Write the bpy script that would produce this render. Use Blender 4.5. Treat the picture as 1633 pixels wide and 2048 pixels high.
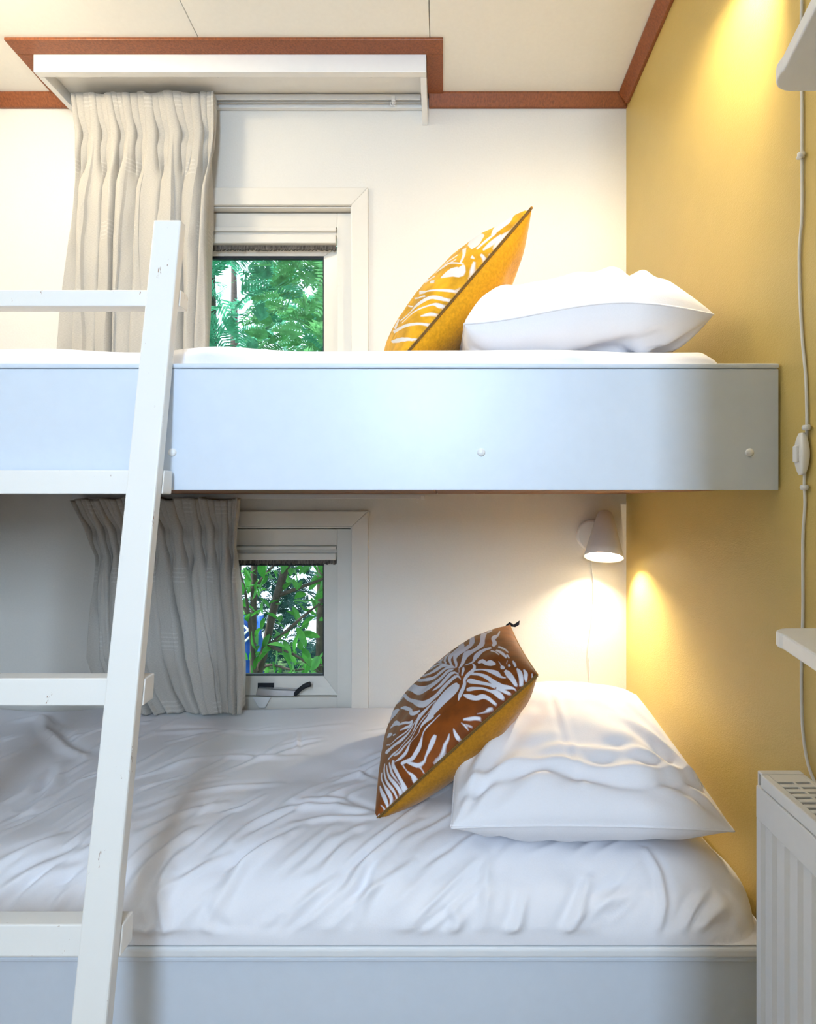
import bpy, bmesh, math, random
import numpy as np
from mathutils import Vector, Matrix, noise

# ------------------------------------------------------------------ camera, world, lights, exposure
scene = bpy.context.scene
C = scene.collection
for o in list(bpy.data.objects):
    bpy.data.objects.remove(o)

CAM_Z = 1.30            # eye height; every z below written as H(dz) is relative to it
F = 1150.0              # focal length in pixels of the 1633 x 2048 frame
CX, CY = 885.0, 1000.0  # vanishing point of the depth direction
def H(dz): return CAM_Z + dz

cam_d = bpy.data.cameras.new('camera')
cam_d.sensor_fit = 'VERTICAL'
cam_d.sensor_height = 36.0
cam_d.lens = 36.0 * F / 2048.0
cam_d.shift_x = -(CX - 816.5) / 2048.0
cam_d.shift_y = (CY - 1024.0) / 2048.0
cam_d.clip_start = 0.02
cam = bpy.data.objects.new('camera', cam_d)
cam.location = (0, 0, CAM_Z)
cam.rotation_euler = (math.pi / 2, 0, 0)
C.objects.link(cam)
scene.camera = cam

scene.view_settings.view_transform = 'Standard'
scene.view_settings.look = 'None'
scene.view_settings.gamma = 1.0
scene.view_settings.use_curve_mapping = False
scene.view_settings.exposure = 0.29

world = bpy.data.worlds.new('world')
scene.world = world
world.use_nodes = True
wn = world.node_tree.nodes['Background']
wn.inputs['Color'].default_value = (0.72, 0.86, 1.0, 1)
wn.inputs['Strength'].default_value = 2.6

def add_light(name, kind, loc, power, color, **kw):
    l = bpy.data.lights.new(name, kind)
    l.energy = power
    l.color = color
    for k, v in kw.items():
        if k not in ('direction',):
            setattr(l, k, v)
    o = bpy.data.objects.new(name, l)
    o.location = loc
    if 'direction' in kw:
        o.rotation_euler = Vector(kw['direction']).to_track_quat('-Z', 'Y').to_euler()
    C.objects.link(o)
    return o

# daylight falling through the window in the wall behind the camera
DAY = add_light('daylight_window', 'AREA', (-0.10, -1.62, H(0.75)), 50, (0.62, 0.765, 1.0),
                shape='RECTANGLE', size=0.42, size_y=1.0, direction=(0, 1, -0.25))
# sun on the garden only
SUN = add_light('sun', 'SUN', (3, 4, 6), 7.0, (1.0, 0.97, 0.90), angle=0.02, direction=(0.75, 0.22, -0.85))

LAMP_COL = (1.0, 0.85, 0.60)
BULB_UP, BULB_LOW, CEIL_LAMP = 1250.0, 1400.0, 54.0

# ------------------------------------------------------------------ helpers
def P(px, py, d):
    """photo pixel + real distance -> point"""
    return Vector(((px - CX) * d / F, d, CAM_Z + (CY - py) * d / F))

def tag(o, label=None, cat=None, group=None, kind=None):
    if label: o['label'] = label
    if cat: o['category'] = cat
    if group: o['group'] = group
    if kind: o['kind'] = kind
    return o

def empty(name, loc=(0, 0, 0)):
    o = bpy.data.objects.new(name, None)
    o.empty_display_size = 0.05
    o.location = loc
    C.objects.link(o)
    return o

def attach(o, parent):
    if parent is not None:
        o.parent = parent
        o.matrix_parent_inverse = Matrix.Translation(-parent.location)
    return o

def mesh_obj(name, verts, faces, mat, parent=None, smooth=False, bevel=0, seg=2, subsurf=0):
    me = bpy.data.meshes.new(name)
    me.from_pydata([tuple(v) for v in verts], [], faces)
    me.update()
    if smooth:
        me.polygons.foreach_set('use_smooth', [True] * len(me.polygons))
    o = bpy.data.objects.new(name, me)
    if mat: me.materials.append(mat)
    C.objects.link(o)
    attach(o, parent)
    if bevel:
        m = o.modifiers.new('bevel', 'BEVEL'); m.width = bevel; m.segments = seg
        m.limit_method = 'ANGLE'; m.angle_limit = math.radians(40)
    if subsurf:
        m = o.modifiers.new('sub', 'SUBSURF'); m.levels = subsurf; m.render_levels = subsurf
    return o

class MB:
    def __init__(self): self.v = []; self.f = []
    def add(self, vs, fs):
        b = len(self.v); self.v += [tuple(x) for x in vs]
        self.f += [tuple(i + b for i in f) for f in fs]; return self
    def box(self, x0, x1, y0, y1, z0, z1):
        return self.add([(x0, y0, z0), (x1, y0, z0), (x1, y1, z0), (x0, y1, z0),
                         (x0, y0, z1), (x1, y0, z1), (x1, y1, z1), (x0, y1, z1)],
                        [(0, 3, 2, 1), (4, 5, 6, 7), (0, 1, 5, 4), (1, 2, 6, 5), (2, 3, 7, 6), (3, 0, 4, 7)])
    def prism(self, poly, z0, z1):          # poly counter-clockwise in xy
        n = len(poly)
        vs = [(x, y, z0) for x, y in poly] + [(x, y, z1) for x, y in poly]
        fs = [tuple(range(n - 1, -1, -1)), tuple(range(n, 2 * n))]
        fs += [(i, (i + 1) % n, n + (i + 1) % n, n + i) for i in range(n)]
        return self.add(vs, fs)
    def extrude(self, prof, a, b):          # prof: list of 3D points at a-end; swept from offset a to offset b
        n = len(prof); a = Vector(a); b = Vector(b)
        vs = [Vector(p) + a for p in prof] + [Vector(p) + b for p in prof]
        fs = [tuple(range(n - 1, -1, -1)), tuple(range(n, 2 * n))]
        fs += [(i, (i + 1) % n, n + (i + 1) % n, n + i) for i in range(n)]
        return self.add(vs, fs)
    def tube(self, pts, r, seg=10, cap=True):
        pts = [Vector(p) for p in pts]; n = len(pts)
        rr = r if isinstance(r, (list, tuple)) else [r] * n
        t0 = (pts[1] - pts[0]).normalized()
        up = Vector((0, 0, 1)) if abs(t0.z) < .9 else Vector((1, 0, 0))
        nx = t0.cross(up).normalized()
        vs = []
        for i, p in enumerate(pts):
            t = (pts[min(i + 1, n - 1)] - pts[max(i - 1, 0)]).normalized()
            nx = (nx - t * nx.dot(t)).normalized(); ny = t.cross(nx)
            for k in range(seg):
                a = 2 * math.pi * k / seg
                vs.append(p + (nx * math.cos(a) + ny * math.sin(a)) * rr[i])
        fs = []
        for i in range(n - 1):
            for k in range(seg):
                k2 = (k + 1) % seg
                fs.append((i * seg + k, i * seg + k2, (i + 1) * seg + k2, (i + 1) * seg + k))
        if cap:
            fs.append(tuple(range(seg - 1, -1, -1)))
            fs.append(tuple((n - 1) * seg + k for k in range(seg)))
        return self.add(vs, fs)
    def lathe(self, prof, origin, axis, seg=32):   # prof: (r, h) along axis
        axis = Vector(axis).normalized(); o = Vector(origin)
        up = Vector((0, 0, 1)) if abs(axis.z) < .9 else Vector((1, 0, 0))
        nx = axis.cross(up).normalized(); ny = axis.cross(nx)
        vs = []
        for r, h in prof:
            for k in range(seg):
                a = 2 * math.pi * k / seg
                vs.append(o + axis * h + (nx * math.cos(a) + ny * math.sin(a)) * r)
        fs = []
        for i in range(len(prof) - 1):
            for k in range(seg):
                k2 = (k + 1) % seg
                fs.append((i * seg + k, i * seg + k2, (i + 1) * seg + k2, (i + 1) * seg + k))
        return self.add(vs, fs)
    def build(self, name, mat, parent=None, smooth=False, bevel=0, seg=2):
        o = mesh_obj(name, self.v, self.f, mat, parent, smooth, bevel, seg)
        bm = bmesh.new(); bm.from_mesh(o.data)
        bmesh.ops.recalc_face_normals(bm, faces=bm.faces)
        bm.to_mesh(o.data); bm.free()
        return o

def catmull(pts, n=8):
    pts = [Vector(p) for p in pts]; out = []
    for i in range(len(pts) - 1):
        p0 = pts[max(i - 1, 0)]; p1 = pts[i]; p2 = pts[i + 1]; p3 = pts[min(i + 2, len(pts) - 1)]
        for k in range(n):
            t = k / n
            out.append(0.5 * ((2 * p1) + (p2 - p0) * t + (2 * p0 - 5 * p1 + 4 * p2 - p3) * t * t + (3 * p1 - p0 - 3 * p2 + p3) * t ** 3))
    out.append(pts[-1]); return out

def sstep(a, b, x):
    t = np.clip((x - a) / (b - a), 0, 1); return t * t * (3 - 2 * t)

# vectorised value noise
_rs = np.random.RandomState(7)
_perm = _rs.rand(256, 256)
def vnoise(x, y):
    x = np.asarray(x, float); y = np.asarray(y, float)
    xi = np.floor(x).astype(int); yi = np.floor(y).astype(int)
    fx = x - xi; fy = y - yi
    fx = fx * fx * fx * (fx * (fx * 6 - 15) + 10); fy = fy * fy * fy * (fy * (fy * 6 - 15) + 10)
    g = lambda a, b: _perm[a % 256, b % 256]
    return ((g(xi, yi) * (1 - fx) + g(xi + 1, yi) * fx) * (1 - fy) + (g(xi, yi + 1) * (1 - fx) + g(xi + 1, yi + 1) * fx) * fy) * 2 - 1

def grid_faces(nu, nv, flip=False):
    fs = []
    for j in range(nv - 1):
        for i in range(nu - 1):
            a = j * nu + i
            q = (a, a + 1, a + nu + 1, a + nu)
            fs.append(q[::-1] if flip else q)
    return fs

def grid_normals(Pts):          # Pts: (nv, nu, 3)
    du = np.gradient(Pts, axis=1); dv = np.gradient(Pts, axis=0)
    n = np.cross(du, dv); n /= (np.linalg.norm(n, axis=2, keepdims=True) + 1e-12)
    return n

# ------------------------------------------------------------------ materials
def new_mat(name):
    m = bpy.data.materials.new(name); m.use_nodes = True
    nt = m.node_tree
    return m, nt, nt.nodes['Principled BSDF']

def N(nt, typ, **kw):
    n = nt.nodes.new(typ)
    for k, v in kw.items():
        if k in n.inputs: n.inputs[k].default_value = v
        else: setattr(n, k, v)
    return n

def paint(name, col, rough=0.45, var=0.04, bump=0.03, scale=60.0, spec=0.5, sheen=0.0, stretch=(1, 1, 1)):
    m, nt, b = new_mat(name)
    tc = N(nt, 'ShaderNodeTexCoord'); mp = N(nt, 'ShaderNodeMapping'); mp.inputs['Scale'].default_value = stretch
    nt.links.new(tc.outputs['Object'], mp.inputs['Vector'])
    nz = N(nt, 'ShaderNodeTexNoise', Scale=scale, Detail=4.0)
    nt.links.new(mp.outputs['Vector'], nz.inputs['Vector'])
    rp = N(nt, 'ShaderNodeValToRGB')
    rp.color_ramp.elements[0].position = 0.3; rp.color_ramp.elements[1].position = 0.7
    rp.color_ramp.elements[0].color = tuple(c * (1 - var) for c in col) + (1,)
    rp.color_ramp.elements[1].color = tuple(min(1, c * (1 + var)) for c in col) + (1,)
    nt.links.new(nz.outputs['Fac'], rp.inputs['Fac'])
    nt.links.new(rp.outputs['Color'], b.inputs['Base Color'])
    b.inputs['Roughness'].default_value = rough
    b.inputs['Specular IOR Level'].default_value = spec
    if sheen:
        b.inputs['Sheen Weight'].default_value = sheen; b.inputs['Sheen Roughness'].default_value = 0.4
    if bump:
        bp = N(nt, 'ShaderNodeBump', Strength=bump, Distance=0.01)
        nt.links.new(nz.outputs['Fac'], bp.inputs['Height'])
        nt.links.new(bp.outputs['Normal'], b.inputs['Normal'])
    return m

M = {}
M['wall'] = paint('white_wall_paint', (0.79, 0.76, 0.70), 0.6, 0.015, 0.05, 180)
M['ceiling'] = paint('cream_ceiling', (0.91, 0.88, 0.81), 0.5, 0.012, 0.02, 90)
M['white'] = paint('white_lacquer', (0.84, 0.845, 0.85), 0.35, 0.012, 0.01, 40)
M['rail'] = paint('pale_blue_white_board', (0.70, 0.755, 0.83), 0.35, 0.012, 0.01, 40)
M['white2'] = paint('white_plastic', (0.85, 0.84, 0.82), 0.35, 0.01, 0.0, 40)
M['upvc'] = paint('white_window_plastic', (0.80, 0.755, 0.675), 0.3, 0.01, 0.0, 30)
M['sheet'] = paint('white_cotton', (0.88, 0.865, 0.895), 0.75, 0.01, 0.04, 350, 0.2, 0.15)
M['dark'] = paint('black_rubber', (0.012, 0.014, 0.02), 0.5, 0.2, 0.0, 50)
M['brush'] = paint('grey_brush', (0.16, 0.14, 0.12), 0.9, 0.6, 0.6, 260, 0.1, 0, (1, 1, 0.2))
M['trimwood'] = paint('red_brown_wood', (0.26, 0.075, 0.022), 0.38, 0.28, 0.08, 70, 0.5, 0, (3, 3, 1))
M['plywood'] = paint('brown_slat_wood', (0.22, 0.10, 0.05), 0.6, 0.25, 0.06, 40, 0.3, 0, (6, 0.6, 1))
M['floor'] = paint('wood_floor', (0.36, 0.25, 0.15), 0.4, 0.2, 0.03, 12, 0.5, 0, (8, 1, 1))
M['cable'] = paint('white_cable', (0.80, 0.79, 0.76), 0.4, 0.01, 0.0, 30)
M['metal'] = paint('satin_metal', (0.55, 0.55, 0.58), 0.3, 0.05, 0.0, 30)
M['metal'].node_tree.nodes['Principled BSDF'].inputs['Metallic'].default_value = 0.8
M['track'] = paint('track_aluminium', (0.74, 0.74, 0.74), 0.35, 0.02, 0.0, 30)
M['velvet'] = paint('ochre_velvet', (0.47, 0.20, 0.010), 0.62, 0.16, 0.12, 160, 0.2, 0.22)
M['velvet_up'] = paint('lit_ochre_velvet', (0.68, 0.32, 0.008), 0.62, 0.14, 0.12, 160, 0.2, 0.22)  # same velvet, the upper bunk's stronger lighting put into its colour
M['zip'] = paint('brown_zip', (0.20, 0.10, 0.02), 0.6, 0.2, 0.1, 300, 0.3)
M['brass'] = paint('dull_brass', (0.45, 0.27, 0.08), 0.4, 0.1, 0.0, 50)

def wallpaper():
    m, nt, b = new_mat('mustard_wallpaper')
    tc = N(nt, 'ShaderNodeTexCoord')
    n1 = N(nt, 'ShaderNodeTexNoise', Scale=9.0, Detail=3.0)
    n2 = N(nt, 'ShaderNodeTexNoise', Scale=170.0, Detail=3.0, Roughness=0.7)
    mp = N(nt, 'ShaderNodeMapping'); mp.inputs['Scale'].default_value = (1, 1.0, 2.2)
    nt.links.new(tc.outputs['Object'], n1.inputs['Vector'])
    nt.links.new(tc.outputs['Object'], mp.inputs['Vector'])
    nt.links.new(mp.outputs['Vector'], n2.inputs['Vector'])
    mx = N(nt, 'ShaderNodeMix', data_type='RGBA')
    mx.inputs['A'].default_value = (0.59, 0.435, 0.128, 1)
    mx.inputs['B'].default_value = (0.69, 0.51, 0.160, 1)
    ad = N(nt, 'ShaderNodeMath', operation='MULTIPLY_ADD'); ad.inputs[1].default_value = 0.6; ad.inputs[2].default_value = 0.0
    ad2 = N(nt, 'ShaderNodeMath', operation='MULTIPLY_ADD'); ad2.inputs[1].default_value = 0.5
    nt.links.new(n1.outputs['Fac'], ad.inputs[0]); nt.links.new(n2.outputs['Fac'], ad2.inputs[0])
    nt.links.new(ad.outputs[0], ad2.inputs[2])
    nt.links.new(ad2.outputs[0], mx.inputs['Factor'])
    nt.links.new(mx.outputs['Result'], b.inputs['Base Color'])
    b.inputs['Roughness'].default_value = 0.42
    b.inputs['Specular IOR Level'].default_value = 0.7
    bp = N(nt, 'ShaderNodeBump', Strength=0.25, Distance=0.004)
    nt.links.new(n2.outputs['Fac'], bp.inputs['Height']); nt.links.new(bp.outputs['Normal'], b.inputs['Normal'])
    return m
M['yellow'] = wallpaper()

def chipped_paint():
    """white ladder paint, a little worn: brownish chips with a shape of their own"""
    m, nt, b = new_mat('worn_white_ladder_paint')
    tc = N(nt, 'ShaderNodeTexCoord')
    mp = N(nt, 'ShaderNodeMapping'); mp.inputs['Scale'].default_value = (60, 60, 14)
    nt.links.new(tc.outputs['Object'], mp.inputs['Vector'])
    nz = N(nt, 'ShaderNodeTexNoise', Scale=1.0, Detail=6.0, Roughness=0.75)
    nt.links.new(mp.outputs['Vector'], nz.inputs['Vector'])
    rp = N(nt, 'ShaderNodeValToRGB'); e = rp.color_ramp.elements
    e[0].position = 0.655; e[0].color = (0.86, 0.83, 0.78, 1)
    e[1].position = 0.668; e[1].color = (0.33, 0.17, 0.09, 1)
    nt.links.new(nz.outputs['Fac'], rp.inputs['Fac'])
    nt.links.new(rp.outputs['Color'], b.inputs['Base Color'])
    b.inputs['Roughness'].default_value = 0.4
    n2 = N(nt, 'ShaderNodeTexNoise', Scale=25.0, Detail=3.0)
    nt.links.new(tc.outputs['Object'], n2.inputs['Vector'])
    bp = N(nt, 'ShaderNodeBump', Strength=0.08, Distance=0.01)
    nt.links.new(n2.outputs['Fac'], bp.inputs['Height']); nt.links.new(bp.outputs['Normal'], b.inputs['Normal'])
    return m
M['ladder'] = chipped_paint()

def curtain_mat():
    m, nt, b = new_mat('grey_linen_curtain')
    uv = N(nt, 'ShaderNodeUVMap')
    sep = N(nt, 'ShaderNodeSeparateXYZ'); nt.links.new(uv.outputs['UV'], sep.inputs['Vector'])
    def math_(op, a, bb=None, c=None):
        n = N(nt, 'ShaderNodeMath', operation=op)
        for i, s in enumerate((a, bb, c)):
            if s is None: continue
            if isinstance(s, (int, float)): n.inputs[i].default_value = s
            else: nt.links.new(s, n.inputs[i])
        return n.outputs[0]
    u, v = sep.outputs['X'], sep.outputs['Y']
    row = math_('FLOOR', math_('DIVIDE', v, 0.21))
    uo = math_('MULTIPLY_ADD', row, 0.113, u)
    du = math_('ABSOLUTE', math_('SUBTRACT', math_('FRACT', math_('DIVIDE', uo, 0.19)), 0.5))
    inu = math_('LESS_THAN', du, 0.13)
    fv = math_('FRACT', math_('DIVIDE', v, 0.21))
    band = math_('LESS_THAN', fv, 0.26)
    dash = math_('LESS_THAN', math_('FRACT', math_('DIVIDE', v, 0.0135)), 0.36)
    fac = math_('MULTIPLY', math_('MULTIPLY', inu, band), dash)
    nz = N(nt, 'ShaderNodeTexNoise', Scale=1.0, Detail=3.0)
    mp = N(nt, 'ShaderNodeMapping'); mp.inputs['Scale'].default_value = (260, 900, 1)
    nt.links.new(uv.outputs['UV'], mp.inputs['Vector']); nt.links.new(mp.outputs['Vector'], nz.inputs['Vector'])
    rp = N(nt, 'ShaderNodeValToRGB')
    rp.color_ramp.elements[0].color = (0.40, 0.375, 0.335, 1); rp.color_ramp.elements[1].color = (0.56, 0.53, 0.475, 1)
    rp.color_ramp.elements[0].position = 0.25; rp.color_ramp.elements[1].position = 0.75
    nt.links.new(nz.outputs['Fac'], rp.inputs['Fac'])
    mx = N(nt, 'ShaderNodeMix', data_type='RGBA'); mx.inputs['B'].default_value = (0.72, 0.70, 0.66, 1)
    nt.links.new(math_('MULTIPLY', fac, 0.28), mx.inputs['Factor']); nt.links.new(rp.outputs['Color'], mx.inputs['A'])
    nt.links.new(mx.outputs['Result'], b.inputs['Base Color'])
    b.inputs['Roughness'].default_value = 0.7; b.inputs['Specular IOR Level'].default_value = 0.3
    b.inputs['Sheen Weight'].default_value = 0.15
    bp = N(nt, 'ShaderNodeBump', Strength=0.15, Distance=0.002)
    nt.links.new(nz.outputs['Fac'], bp.inputs['Height']); nt.links.new(bp.outputs['Normal'], b.inputs['Normal'])
    return m
M['curtain'] = curtain_mat()

def glass():
    m = bpy.data.materials.new('window_glass'); m.use_nodes = True; nt = m.node_tree
    nt.nodes.remove(nt.nodes['Principled BSDF'])
    tr = N(nt, 'ShaderNodeBsdfTransparent'); tr.inputs['Color'].default_value = (0.93, 0.97, 0.97, 1)
    gl = N(nt, 'ShaderNodeBsdfGlossy', Roughness=0.02)
    fr = N(nt, 'ShaderNodeFresnel', IOR=1.35)
    nz = N(nt, 'ShaderNodeTexNoise', Scale=3.0)
    mx = N(nt, 'ShaderNodeMixShader')
    nt.links.new(fr.outputs[0], mx.inputs['Fac']); nt.links.new(tr.outputs[0], mx.inputs[1]); nt.links.new(gl.outputs[0], mx.inputs[2])
    nt.links.new(mx.outputs[0], nt.nodes['Material Output'].inputs['Surface'])
    return m
M['glass'] = glass()

def emission(name, col, s):
    m = bpy.data.materials.new(name); m.use_nodes = True; nt = m.node_tree
    nt.nodes.remove(nt.nodes['Principled BSDF'])
    e = N(nt, 'ShaderNodeEmission', Strength=s); e.inputs['Color'].default_value = col + (1,)
    nt.links.new(e.outputs[0], nt.nodes['Material Output'].inputs['Surface'])
    return m

def leaf_mat(name, col, var=0.35):
    m = paint(name, col, 0.5, var, 0.0, 18, 0.4)
    b = m.node_tree.nodes['Principled BSDF']
    nt = m.node_tree
    tl = N(nt, 'ShaderNodeBsdfTranslucent')
    rp = [n for n in nt.nodes if n.bl_idname == 'ShaderNodeValToRGB'][0]
    nt.links.new(rp.outputs['Color'], tl.inputs['Color'])
    mx = N(nt, 'ShaderNodeMixShader', Fac=0.45)
    nt.links.new(b.outputs[0], mx.inputs[1]); nt.links.new(tl.outputs[0], mx.inputs[2])
    nt.links.new(mx.outputs[0], nt.nodes['Material Output'].inputs['Surface'])
    return m

# ------------------------------------------------------------------ the room
BACK = 1.905        # distance of the back wall
RX, LX = 0.61, -1.47
FRONT = -1.50       # wall behind the camera
TAN = 0.0565        # the ceiling falls gently towards the back wall
def ceil_z(d): return H(1.4389 - TAN * d)

def panel_with_holes(name, x0, x1, z0, z1, holes, ya, yb, mat):
    """wall slab between depths ya..yb with rectangular holes (sorted bottom to top, same x range each)"""
    mb = MB(); z = z0
    for (hx0, hx1, hz0, hz1) in holes:
        mb.box(x0, x1, ya, yb, z, hz0)
        mb.box(x0, hx0, ya, yb, hz0, hz1); mb.box(hx1, x1, ya, yb, hz0, hz1)
        z = hz1
    mb.box(x0, x1, ya, yb, z, z1)
    return tag(mb.build(name, mat), kind='structure')

WIN_X0, WIN_X1 = -1.02, -0.300      # clear opening of the two back windows
panel_with_holes('wall_back', LX - .1, RX + .1, 0, ceil_z(BACK) + .02,
                 [(WIN_X0, WIN_X1, H(-0.74), H(-0.088)), (WIN_X0, WIN_X1, H(0.30), H(0.972))], BACK, BACK + .12, M['wall'])
tag(MB().box(RX, RX + .1, FRONT - .12, BACK, 0, H(1.60)).build('wall_right', M['yellow']), kind='structure')
tag(MB().box(LX - .1, LX, FRONT - .12, BACK, 0, H(1.60)).build('wall_left', M['wall']), kind='structure')
panel_with_holes('wall_front', LX, RX, 0, H(1.60), [(-0.33, 0.13, H(0.20), H(1.30))], FRONT - .12, FRONT, M['wall'])
# unseen block put in right of the camera to shade the boards' right ends
tag(MB().box(0.312, RX, FRONT, 0.45, 0, H(1.41)).build('shade_block', M['wall'], bevel=.004), kind='structure')
tag(MB().box(LX, RX, FRONT, BACK, -0.05, 0).build('floor', M['floor']), kind='structure')

# ceiling: panels with fine joints
ceil = empty('ceiling', (0, 0, H(1.5))); tag(ceil, kind='structure')
for xa, xb in ((LX - .1, -0.711), (-0.709, -0.037), (-0.035, RX + .1)):
    prof = [(0, FRONT - .12, ceil_z(FRONT - .12)), (0, BACK + .12, ceil_z(BACK + .12)),
            (0, BACK + .12, ceil_z(BACK + .12) + .03), (0, FRONT - .12, ceil_z(FRONT - .12) + .03)]
    MB().extrude(prof, (xa, 0, 0), (xb, 0, 0)).build('ceiling_panel', M['ceiling'], ceil, bevel=.001, seg=1)
# roof above the panels keeps daylight out of the joints
MB().extrude([(0, FRONT - .12, ceil_z(FRONT - .12) + .03), (0, BACK + .12, ceil_z(BACK + .12) + .03),
              (0, BACK + .12, ceil_z(BACK + .12) + .05), (0, FRONT - .12, ceil_z(FRONT - .12) + .05)],
             (LX - .1, 0, 0), (RX + .1, 0, 0)).build('roof_deck', M['plywood'], ceil)

# brown cove trims
PX0, PX1, PD = -1.2253, -0.048, 1.722      # pelmet: left, right, front distance
def cove_back(name, xa, xb):
    z = ceil_z(BACK)
    prof = [(0, BACK, z), (0, BACK - .030, ceil_z(BACK - .03)), (0, BACK - .030, ceil_z(BACK - .03) - .006),
            (0, BACK - .010, z - .036), (0, BACK, z - .036)]
    tag(MB().extrude(prof, (xa, 0, 0), (xb, 0, 0)).build(name, M['trimwood'], bevel=.0015), kind='structure')
cove_back('trim_1', LX, PX0)
cove_back('trim_2', PX1 + .004, RX)
prof = [(RX, BACK - .03, -0.001), (RX - .034, BACK - .03, -0.001), (RX - .034, BACK - .03, -.008), (RX - .010, BACK - .03, -.040), (RX, BACK - .03, -.040)]
tag(MB().extrude(prof, (0, 0, ceil_z(BACK - .03)), (0, -(BACK - .03 - .45), ceil_z(.45))).build('trim_3', M['trimwood'], bevel=.0015), kind='structure')
def flat_trim(name, x0, x1, d0, d1):      # flat board on the sloping ceiling
    t = .008
    vs = []
    for z_off in (-t, 0.0):
        for x, d in ((x0, d0), (x1, d0), (x1, d1), (x0, d1)):
            vs.append((x, d, ceil_z(d) + z_off))
    tag(MB().add(vs, [(0, 3, 2, 1), (4, 5, 6, 7), (0, 1, 5, 4), (1, 2, 6, 5), (2, 3, 7, 6), (3, 0, 4, 7)]).build(name, M['trimwood'], bevel=.0015), kind='structure')
flat_trim('trim_4', PX0 - .049, PX1 + .0505, 1.670, PD)
flat_trim('trim_5', PX1 + .0005, PX1 + .0505, PD, BACK - .03)
flat_trim('trim_6', PX0 - .049, PX0 - .0005, PD, BACK - .03)

# ------------------------------------------------------------------ windows
def window(name, z_cas, z_frame, z_cas_bot, z_sash_top, z_glass_top, z_glass_bot, z_sash_bot, z_box_top, z_box_bot):
    w = empty(name, ((WIN_X0 + WIN_X1) / 2, BACK, z_cas_bot)); tag(w, kind='structure')
    cw = .056
    x0, x1 = WIN_X0, WIN_X1
    fy = 1.930                                   # face of the frame
    # casing boards with mitred corners
    def casing(poly):
        mb = MB(); n = 4
        ya, yb = BACK - .012, BACK - .0005
        vs = [(x, ya, z) for x, z in poly] + [(x, yb, z) for x, z in poly]
        mb.add(vs, [(0, 1, 2, 3), (7, 6, 5, 4)] + [(i, i + 4, (i + 1) % 4 + 4, (i + 1) % 4) for i in range(4)])
        mb.build('casing', M['upvc'], w, bevel=.0025)
    casing([(x0 - cw, z_cas), (x1 + cw, z_cas), (x1, z_frame), (x0, z_frame)])
    casing([(x1 + cw, z_cas), (x1 + cw, z_cas_bot), (x1, z_cas_bot + cw), (x1, z_frame)])
    casing([(x0 - cw, z_cas_bot), (x0 - cw, z_cas), (x0, z_frame), (x0, z_cas_bot + cw)])
    casing([(x1 + cw, z_cas_bot), (x0 - cw, z_cas_bot), (x0, z_cas_bot + cw), (x1, z_cas_bot + cw)])
    # reveal lip behind the casing
    mb = MB()
    mb.box(x1 - .004, x1, BACK, fy + .02, z_cas_bot + cw, z_frame - .001); mb.box(x0, x0 + .004, BACK, fy + .02, z_cas_bot + cw, z_frame - .001)
    mb.box(x0 + .004, x1 - .004, BACK, fy + .02, z_frame - .005, z_frame - .001)
    mb.build('reveal', M['upvc'], w)
    g = .006
    sl = MB(); ya, yb = fy + .022, fy + .050  # dark strips added behind the frame gap to block outside light
    sl.box(x0, x0 + g, ya, yb, z_cas_bot + cw, z_frame); sl.box(x1 - g, x1, ya, yb, z_cas_bot + cw, z_frame)
    sl.box(x0 + g, x1 - g, ya, yb, z_frame - g - .003, z_frame); sl.box(x0 + g, x1 - g, ya, yb, z_cas_bot + cw, z_cas_bot + cw + g)
    sl.build('gap_blocker', M['dark'], w)
    fx0, fx1 = x0 + g, x1 - g
    sw = .047
    frame_b = z_cas_bot + cw + g
    MB().box(fx1 - sw, fx1, fy, fy + .05, frame_b, z_frame - g - .003).build('frame_stile', M['upvc'], w, bevel=.002)
    MB().box(fx0, fx0 + sw, fy, fy + .05, frame_b, z_frame - g - .003).build('frame_stile', M['upvc'], w, bevel=.002)
    MB().box(fx0 + sw, fx1 - sw, fy, fy + .05, frame_b, z_sash_bot).build('frame_sill', M['upvc'], w, bevel=.002)
    MB().box(fx0 + sw, fx1 - sw, fy, fy + .05, z_box_top, z_frame - g - .003).build('frame_head', M['upvc'], w, bevel=.002)
    # blind cassette: two stepped bars, brush below
    cx0, cx1 = fx0 + sw + .002, fx1 - sw - .002
    hh = z_box_top - z_box_bot
    MB().box(cx0, cx1, fy - .010, fy + .03, z_box_top - hh * .28, z_box_top - .001).build('blind_cassette', M['upvc'], w, bevel=.003)
    MB().box(cx0, cx1, fy + .002, fy + .03, z_box_top - hh * .50, z_box_top - hh * .28).build('blind_groove', M['upvc'], w)
    MB().box(cx0, cx1, fy - .016, fy + .012, z_box_bot, z_box_top - hh * .50).build('blind_bar', M['upvc'], w, bevel=.003)
    br = MB(); random.seed(3); x = cx0
    while x < cx1 - .004:
        L = .012 + random.random() * .006
        br.box(x, x + .0032, fy + .002, fy + .010, z_box_bot - L, z_box_bot + .001); x += .0036
    b = br.build('brush_strip', M['brush'], w); b['kind'] = 'stuff'
    # sash: four mitred bevelled bars
    sx0, sx1 = fx0 + sw, fx1 - sw
    gx0, gx1 = sx0 + .052, sx1 - .052
    sy, gy = 1.950, 1.966
    def bar(o1, o2, i2, i1):
        vs = [(o1[0], sy - .004, o1[1]), (o2[0], sy - .004, o2[1]), (i2[0], gy - .004, i2[1]), (i1[0], gy - .004, i1[1]),
              (o1[0], gy + .02, o1[1]), (o2[0], gy + .02, o2[1]), (i2[0], gy + .02, i2[1]), (i1[0], gy + .02, i1[1])]
        MB().add(vs, [(0, 1, 2, 3), (7, 6, 5, 4), (0, 4, 5, 1), (1, 5, 6, 2), (2, 6, 7, 3), (3, 7, 4, 0)]).build('sash_bar', M['upvc'], w, bevel=.002)
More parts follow.
